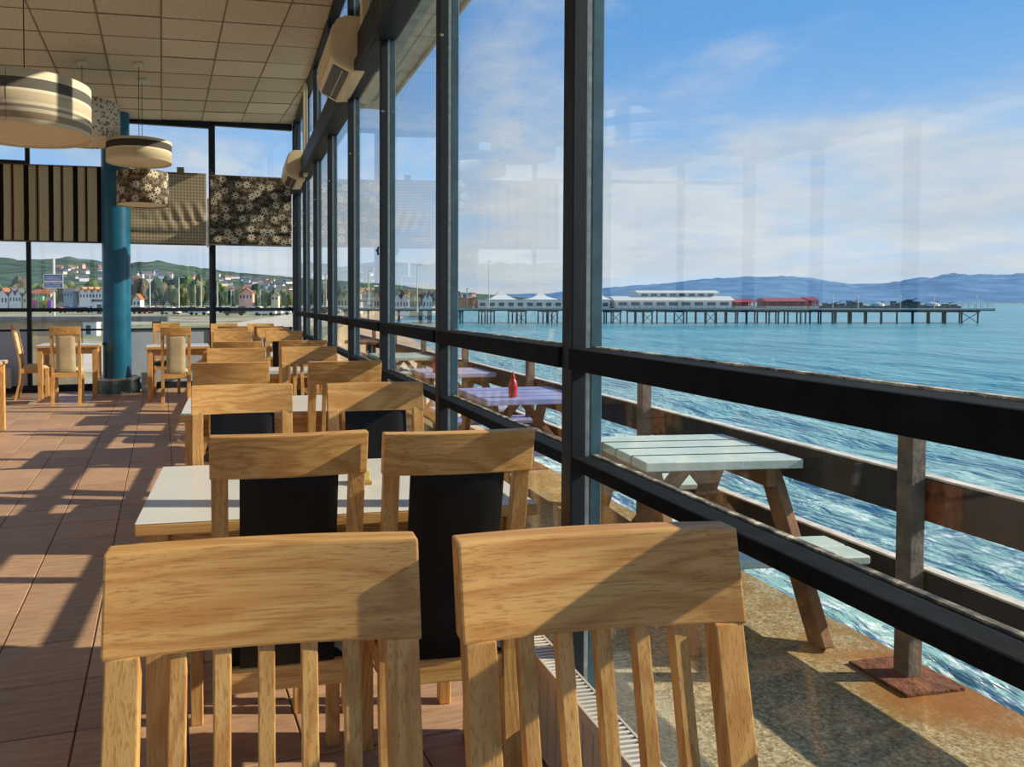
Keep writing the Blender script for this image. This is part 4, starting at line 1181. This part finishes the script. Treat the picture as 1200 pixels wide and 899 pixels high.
for k, (z0, z1) in enumerate(((5.05, 6.05), (6.25, 7.45))):
    pnl = MB().box(-1.55, 1.55, -.45, -.25, z0, z1).build('message_panel', simple('sign_blue_panel', lin(58,66,124), .4, var=.1), sg)
    for a, b_, c_, d_ in ((-1.6,1.6,z0-.07,z0+.03),(-1.6,1.6,z1-.03,z1+.07),(-1.63,-1.53,z0,z1),(1.53,1.63,z0,z1)): MB().box(a, b_, -.5, -.22, c_, d_).build('panel_frame', LPM, pnl)
    m = MB()
    for q in range(3):
        for r_ in range(9): m.box(-1.3+r_*.29, -1.3+r_*.29+random.uniform(.1,.22), -.47, -.45, z0+.2+q*.25, z0+.2+q*.25+.09)
    tag(m.build('text_dashes', simple('sign_lettering', lin(190,196,220), .5), pnl), kind='stuff')
def kit_box(name, label, cat, u, v0, v1, wpx, Z, mat, roof=None, group=None):
    p = px_pt(u, v1, Z); W_ = wpx/862*Z; H_ = (v1-v0)/862*Z
    t = thing(name, label, cat, (p.x, p.y, p.z), -math.radians(11.16), group)
    MB().box(-W_/2, W_/2, 0, W_*.7, -(p.z-ZL), H_*.8).build('walls', mat, t, bevel=.02)
    MB().box(-W_/2*1.06, W_/2*1.06, -W_*.04, W_*.74, H_*.8, H_).build('roof', roof or mat, t, bevel=.02)
    MB().box(-W_*.18, W_*.12, -.03, .02, -(p.z-ZL)+.1, H_*.55).build('hatch', WGL, t)
    return t
WH = simple('kiosk_white', (.8,.8,.78), .7, var=.04)
kit_box('kiosk', 'small white kiosk beyond the terrace wall left of the blue column', 'kiosk', 104, 376, 388, 18, 52, WH, simple('kiosk_roof', lin(196,196,190), .7))
kit_box('kiosk', 'grey-roofed white shelter beyond the left table and column', 'kiosk', 117, 351, 364, 18, 150, WH, HR_[0])
for u, wv, c, lb in [(40, 9, lin(196,72,120), 'pink'), (47, 6, lin(120,196,150), 'mint green'), (52, 7, lin(232,170,60), 'orange'), (57, 6, lin(120,80,170), 'purple')]:
    kit_box('fairground_stall', f'{lb} fairground stall under the scoreboard sign', 'stall', u, 352 if lb != 'mint green' else 347, 363, wv, 200, simple('stall_'+lb.replace(' ', '_'), c, .7), None, 'coloured fairground stalls on the green')
# cars
def car_mesh():
    m = MB()
    prof = [(-2.1,.35),(-2.1,.75),(-1.95,.92),(-1.35,.98),(-.75,1.42),(.75,1.45),(1.45,1.0),(2.0,.85),(2.1,.6),(2.1,.35)]
    m.prism(prof, 1.7, 'y', -.85); return m
car_me = [car_mesh().mesh('car_body', simple('car_paint_%s' % n, c, .25, var=.02), bevel=.05, seg=1) for n, c in (('white', (.8,.8,.8)), ('silver', (.5,.52,.55)), ('dark', (.03,.035,.05)), ('blue', (.05,.12,.35)), ('red', (.45,.04,.03)))]
cw = MB().prism([(-1.2,1.0),(-.7,1.36),(.7,1.38),(1.3,1.02)], 1.72, 'y', -.86).mesh('car_windows', WGL)
wh = [MB().tube([(x, s*.86-.1, .32), (x, s*.86+.1, .32)], .32, 12).mesh('wheel', BLACKP) for x in (-1.3, 1.3) for s in (-1, 1)]
CNAME = ['white', 'silver', 'dark grey', 'blue', 'red']
rc = random.Random(3)
def car(u, vb, k, where):
    Z = 862*(1.34-ZL)/(vb-355); p = px_pt(u, 355, Z)
    t = thing('car', f'{CNAME[k]} car parked {where}', 'car', (p.x, p.y, ZL), rc.uniform(-.3,.3)-math.radians(11), 'cars parked along the seafront')
    link('car_body', car_me[k], t); link('car_windows', cw, t)
    for me in wh: link('wheel', me, t)
for k in range(11): car(158+k*8.3+rc.uniform(-2,2), rc.uniform(364.5,370), rc.randrange(5), 'below the lamp posts right of blue column, '+ORD[k]+' from left')
for k in range(10): car(256+k*9+rc.uniform(-1,1), rc.uniform(364.5,370), rc.choice([0,1,2,3,2]), 'above the farthest window chairs, '+ORD[k]+' from left')
for k in range(7): car(66+k*8+rc.uniform(-2,2), rc.uniform(363.5,367), rc.randrange(5), 'near the scoreboard sign, '+ORD[k]+' from left')
for k in range(3): car(372+k*8+rc.uniform(-2,2), rc.uniform(365,370), rc.randrange(5), 'on the seafront between close far mullions, '+ORD[k]+' from left')

# ------------------------------------------------------------------ pier
PZ = 190.0
po = CAMP+CF*PZ; po.z = 0
pt = thing('pier', 'long iron pleasure pier on many legs reaching out across the bay', 'pier', po, -math.radians(11.1603))
IRON = simple('pier_iron', lin(40,62,74), .7, var=.2)
DECKM = simple('pier_deck_edge', lin(176,178,172), .8, var=.1)
PXU = lambda u: (u-445)/862*PZ
X0, X1 = PXU(402), PXU(1166)
MB().box(X0, X1, 0, 14, -.75, -.45).build('deck_girder', IRON, pt)
MB().box(X0, X1, -.2, 14.2, -.45, -.05).build('deck', DECKM, pt)
pil = []; x = X0+4; i = 0
while x < X1-1:
    gap = 8.2 if x < PXU(960) else 4.2
    pil += [x, x+2.4] if x < PXU(960) else [x]
    x += gap
for x in pil:
    m = MB()
    for yy in (1, 7, 13): m.tube([(x, yy, -6), (x, yy, -.7)], .19, 6)
    m.box(x-.2, x+.2, .5, 13.5, -1.15, -.75)
    m.build('pile_row', IRON, pt)
m = MB()
for a, b_ in zip(pil[::2], pil[1::2]):
    if random.random() < .6: m.bar((a, 1, -1.2), (b_, 1, -3.8), .12, .12); m.bar((b_, 1, -1.2), (a, 1, -3.8), .12, .12)
tag(m.build('cross_bracing', IRON, pt), kind='stuff')
m = MB()
for k in range(int((X1-X0)/1.6)): xx = X0+k*1.6; m.box(xx-.04, xx+.04, 0, .08, -.05, 1.1)
m.box(X0, X1, 0, .08, 1.03, 1.12); m.box(X0, X1, 0, .08, .5, .56)
tag(m.build('deck_railing', simple('railing_grey', lin(120,134,140), .6), pt), kind='stuff')
PW = simple('pavilion_white', (.78,.77,.72), .8, var=.05); PR = simple('pavilion_roof_pale', lin(206,206,196), .7, var=.08)
pv = thing('pier_pavilion', 'large white two-tier pavilion in the middle of the pier', 'pavilion', po, -math.radians(11.1603))
a, b_ = PXU(725), PXU(864)
MB().box(a, b_, 3, 13, -.05, 2.0).build('ground_floor', PW, pv)
MB().prism([(2.2, 1.95), (13.8, 1.95), (11, 3.1), (5, 3.1)], b_-a+1, 'x', a-.5).build('lower_roof', PR, pv)
a2, b2 = PXU(756), PXU(850)
MB().box(a2, b2, 5, 12, 3.0, 4.0).build('upper_floor', PW, pv)
MB().prism([(4.3, 3.95), (12.7, 3.95), (10.5, 4.65), (6.5, 4.65)], b2-a2+1, 'x', a2-.5).build('upper_roof', PR, pv)
for k in range(9):
    xx = a+2+k*(b_-a-4)/8; MB().box(xx-1.1, xx+1.1, 2.9, 3.05, .7, 1.5).build('window', WGL, pv)
for k in range(8):
    xx = a2+1.6+k*(b2-a2-3.2)/7; MB().box(xx-.8, xx+.8, 4.92, 5.05, 3.2, 3.75).build('window', WGL, pv)
ar = thing('pier_arcade', 'low white arcade with three tent-like roofs at landward end of pier', 'arcade', po, -math.radians(11.1603))
a, b_ = PXU(562), PXU(719)
MB().box(a, b_, 3, 12, -.05, 1.9).build('walls', PW, ar)
MB().box(a-.4, b_+.4, 2.6, 12.4, 1.9, 2.2).build('flat_roof', PR, ar)
for u, hpx, wp in ((592, 12, 36), (640, 9, 40), (682, 9, 30), (713, 8, 20)):
    xx = PXU(u); ww = wp*.2204; hh = hpx*.2204
    MB().loft([[(xx-ww/2, 3, 2.1), (xx+ww/2, 3, 2.1), (xx+ww/2, 12, 2.1), (xx-ww/2, 12, 2.1)], [(xx-ww*.2, 6, 2.1+hh*.45), (xx+ww*.2, 6, 2.1+hh*.45), (xx+ww*.2, 9, 2.1+hh*.45), (xx-ww*.2, 9, 2.1+hh*.45)], [(xx-.2, 7.4, 2.1+hh), (xx+.2, 7.4, 2.1+hh), (xx+.2, 7.6, 2.1+hh), (xx-.2, 7.6, 2.1+hh)]]).build('tent_roof', PW, ar)
for k in range(14):
    xx = a+1.2+k*(b_-a-2.4)/13; MB().box(xx-.7, xx+.7, 2.92, 3.05, .4, 1.4).build('window', WGL, ar)
fb = thing('orange_booth', 'orange and yellow fairground booth at the landward end of the pier', 'booth', po, -math.radians(11.1603))
a, b_ = PXU(536), PXU(556)
MB().box(a, b_, 3, 10, -.05, 2.3).build('walls', simple('booth_orange', lin(208,140,66), .8, var=.25, vscale=.8), fb)
MB().box(a-.3, b_+.3, 2.7, 10.3, 2.3, 2.7).build('roof', simple('booth_roof', lin(196,104,60), .8), fb)
REDR = simple('ride_red', lin(160,52,46), .6, var=.15)
for u0, u1, lb, v in [(870, 892, 'red roofed ride left of the two on the pier', 350), (906, 955, 'longest red fairground ride on the pier', 349), (957, 968, 'small dark red ride beside the long red one on pier', 348)]:
    r_ = thing('pier_ride', lb, 'fairground ride', po, -math.radians(11.1603), 'red fairground rides on the pier')
    a, b_ = PXU(u0), PXU(u1); hz = (355-v)*.2204+1.34
    MB().box(a, b_, 3.2, 9, -.05, .5).build('ride_platform', simple('ride_platform_paint', lin(222,206,180), .7), r_)
    for k in range(5): xx = a+.2+k*(b_-a-.4)/4; MB().box(xx-.12, xx+.12, 3.1, 3.3, .5, hz-.9).build('ride_post', REDR, r_)
    MB().box(a+.3, b_-.3, 6, 8.8, .5, hz-.9).build('ride_backdrop', REDR, r_)
    MB().prism([(2.6, hz-.9), (9.6, hz-.9), (6, hz)], b_-a+.6, 'x', a-.3).build('ride_roof', REDR, r_)
DK = simple('ride_dark_metal', lin(70,80,86), .6, var=.2)
for u, w_px, hh, lb in [(992, 26, 1.6, 'dark low ride'), (1016, 16, 2.0, 'grey stepped slide'), (1045, 18, 1.5, 'grey rounded ride'), (1072, 22, 1.9, 'dark framed ride'), (1085, 16, 2.3, 'ride with raised arm'), (1110, 20, 1.6, 'pale domed ride'), (1130, 14, 1.4, 'small end-of-pier ride')]:
    r_ = thing('pier_ride', f'{lb} among the clutter toward the seaward pier end', 'fairground ride', po, -math.radians(11.1603), 'grey fairground rides at the pier end')
    xx = PXU(u); ww = w_px*.2204
    MB().box(xx-ww/2, xx+ww/2, 3, 8, -.05, hh*.35).build('ride_platform', DK, r_)
    if 'dome' in lb or 'round' in lb: MB()._lathe([(ww*.42, hh*.35), (ww*.36, hh*.7), (ww*.2, hh*.92), (.05, hh)], 14, (xx, 5.5)).build('ride_dome', simple('ride_pale', lin(196,200,196), .6), r_)
    else:
        m = MB()
        for k in range(5): m.box(xx-ww/2+k*ww/5+.1, xx-ww/2+k*ww/5+.45, 4, 6, hh*.35, hh*(.5+.5*random.random()))
        m.build('ride_cars', DK, r_)
    MB().bar((xx-ww/2, 5, hh*.35), (xx+ww/3, 5, hh*1.15), .18, .18).build('ride_arm', DK, r_)
for u, vt, lb in [(548, 338, 'short flag mast left of arcade'), (574, 306, 'tall white mast above the arcade'), (980, 345, 'lamp mast on the middle of the pier'), (1010, 346, 'lamp mast before the pier clutter'), (1060, 346, 'lamp mast among grey rides'), (1100, 345, 'lamp mast near the pier end'), (1150, 346, 'lamp mast at the tip of the pier')]:
    r_ = thing('pier_mast', lb, 'mast', (po+CR*PXU(u)+CF*1.5), 0, 'masts standing on the pier deck')
    MB().tube([(0,0,-.05),(0,0,(355-vt)*.2204+1.34)], .11, 6).build('mast_pole', LPM, r_)
    MB().box(-.3, .3, -.1, .1, (355-vt)*.2204+1.1, (355-vt)*.2204+1.34).build('mast_head', LPM, r_)
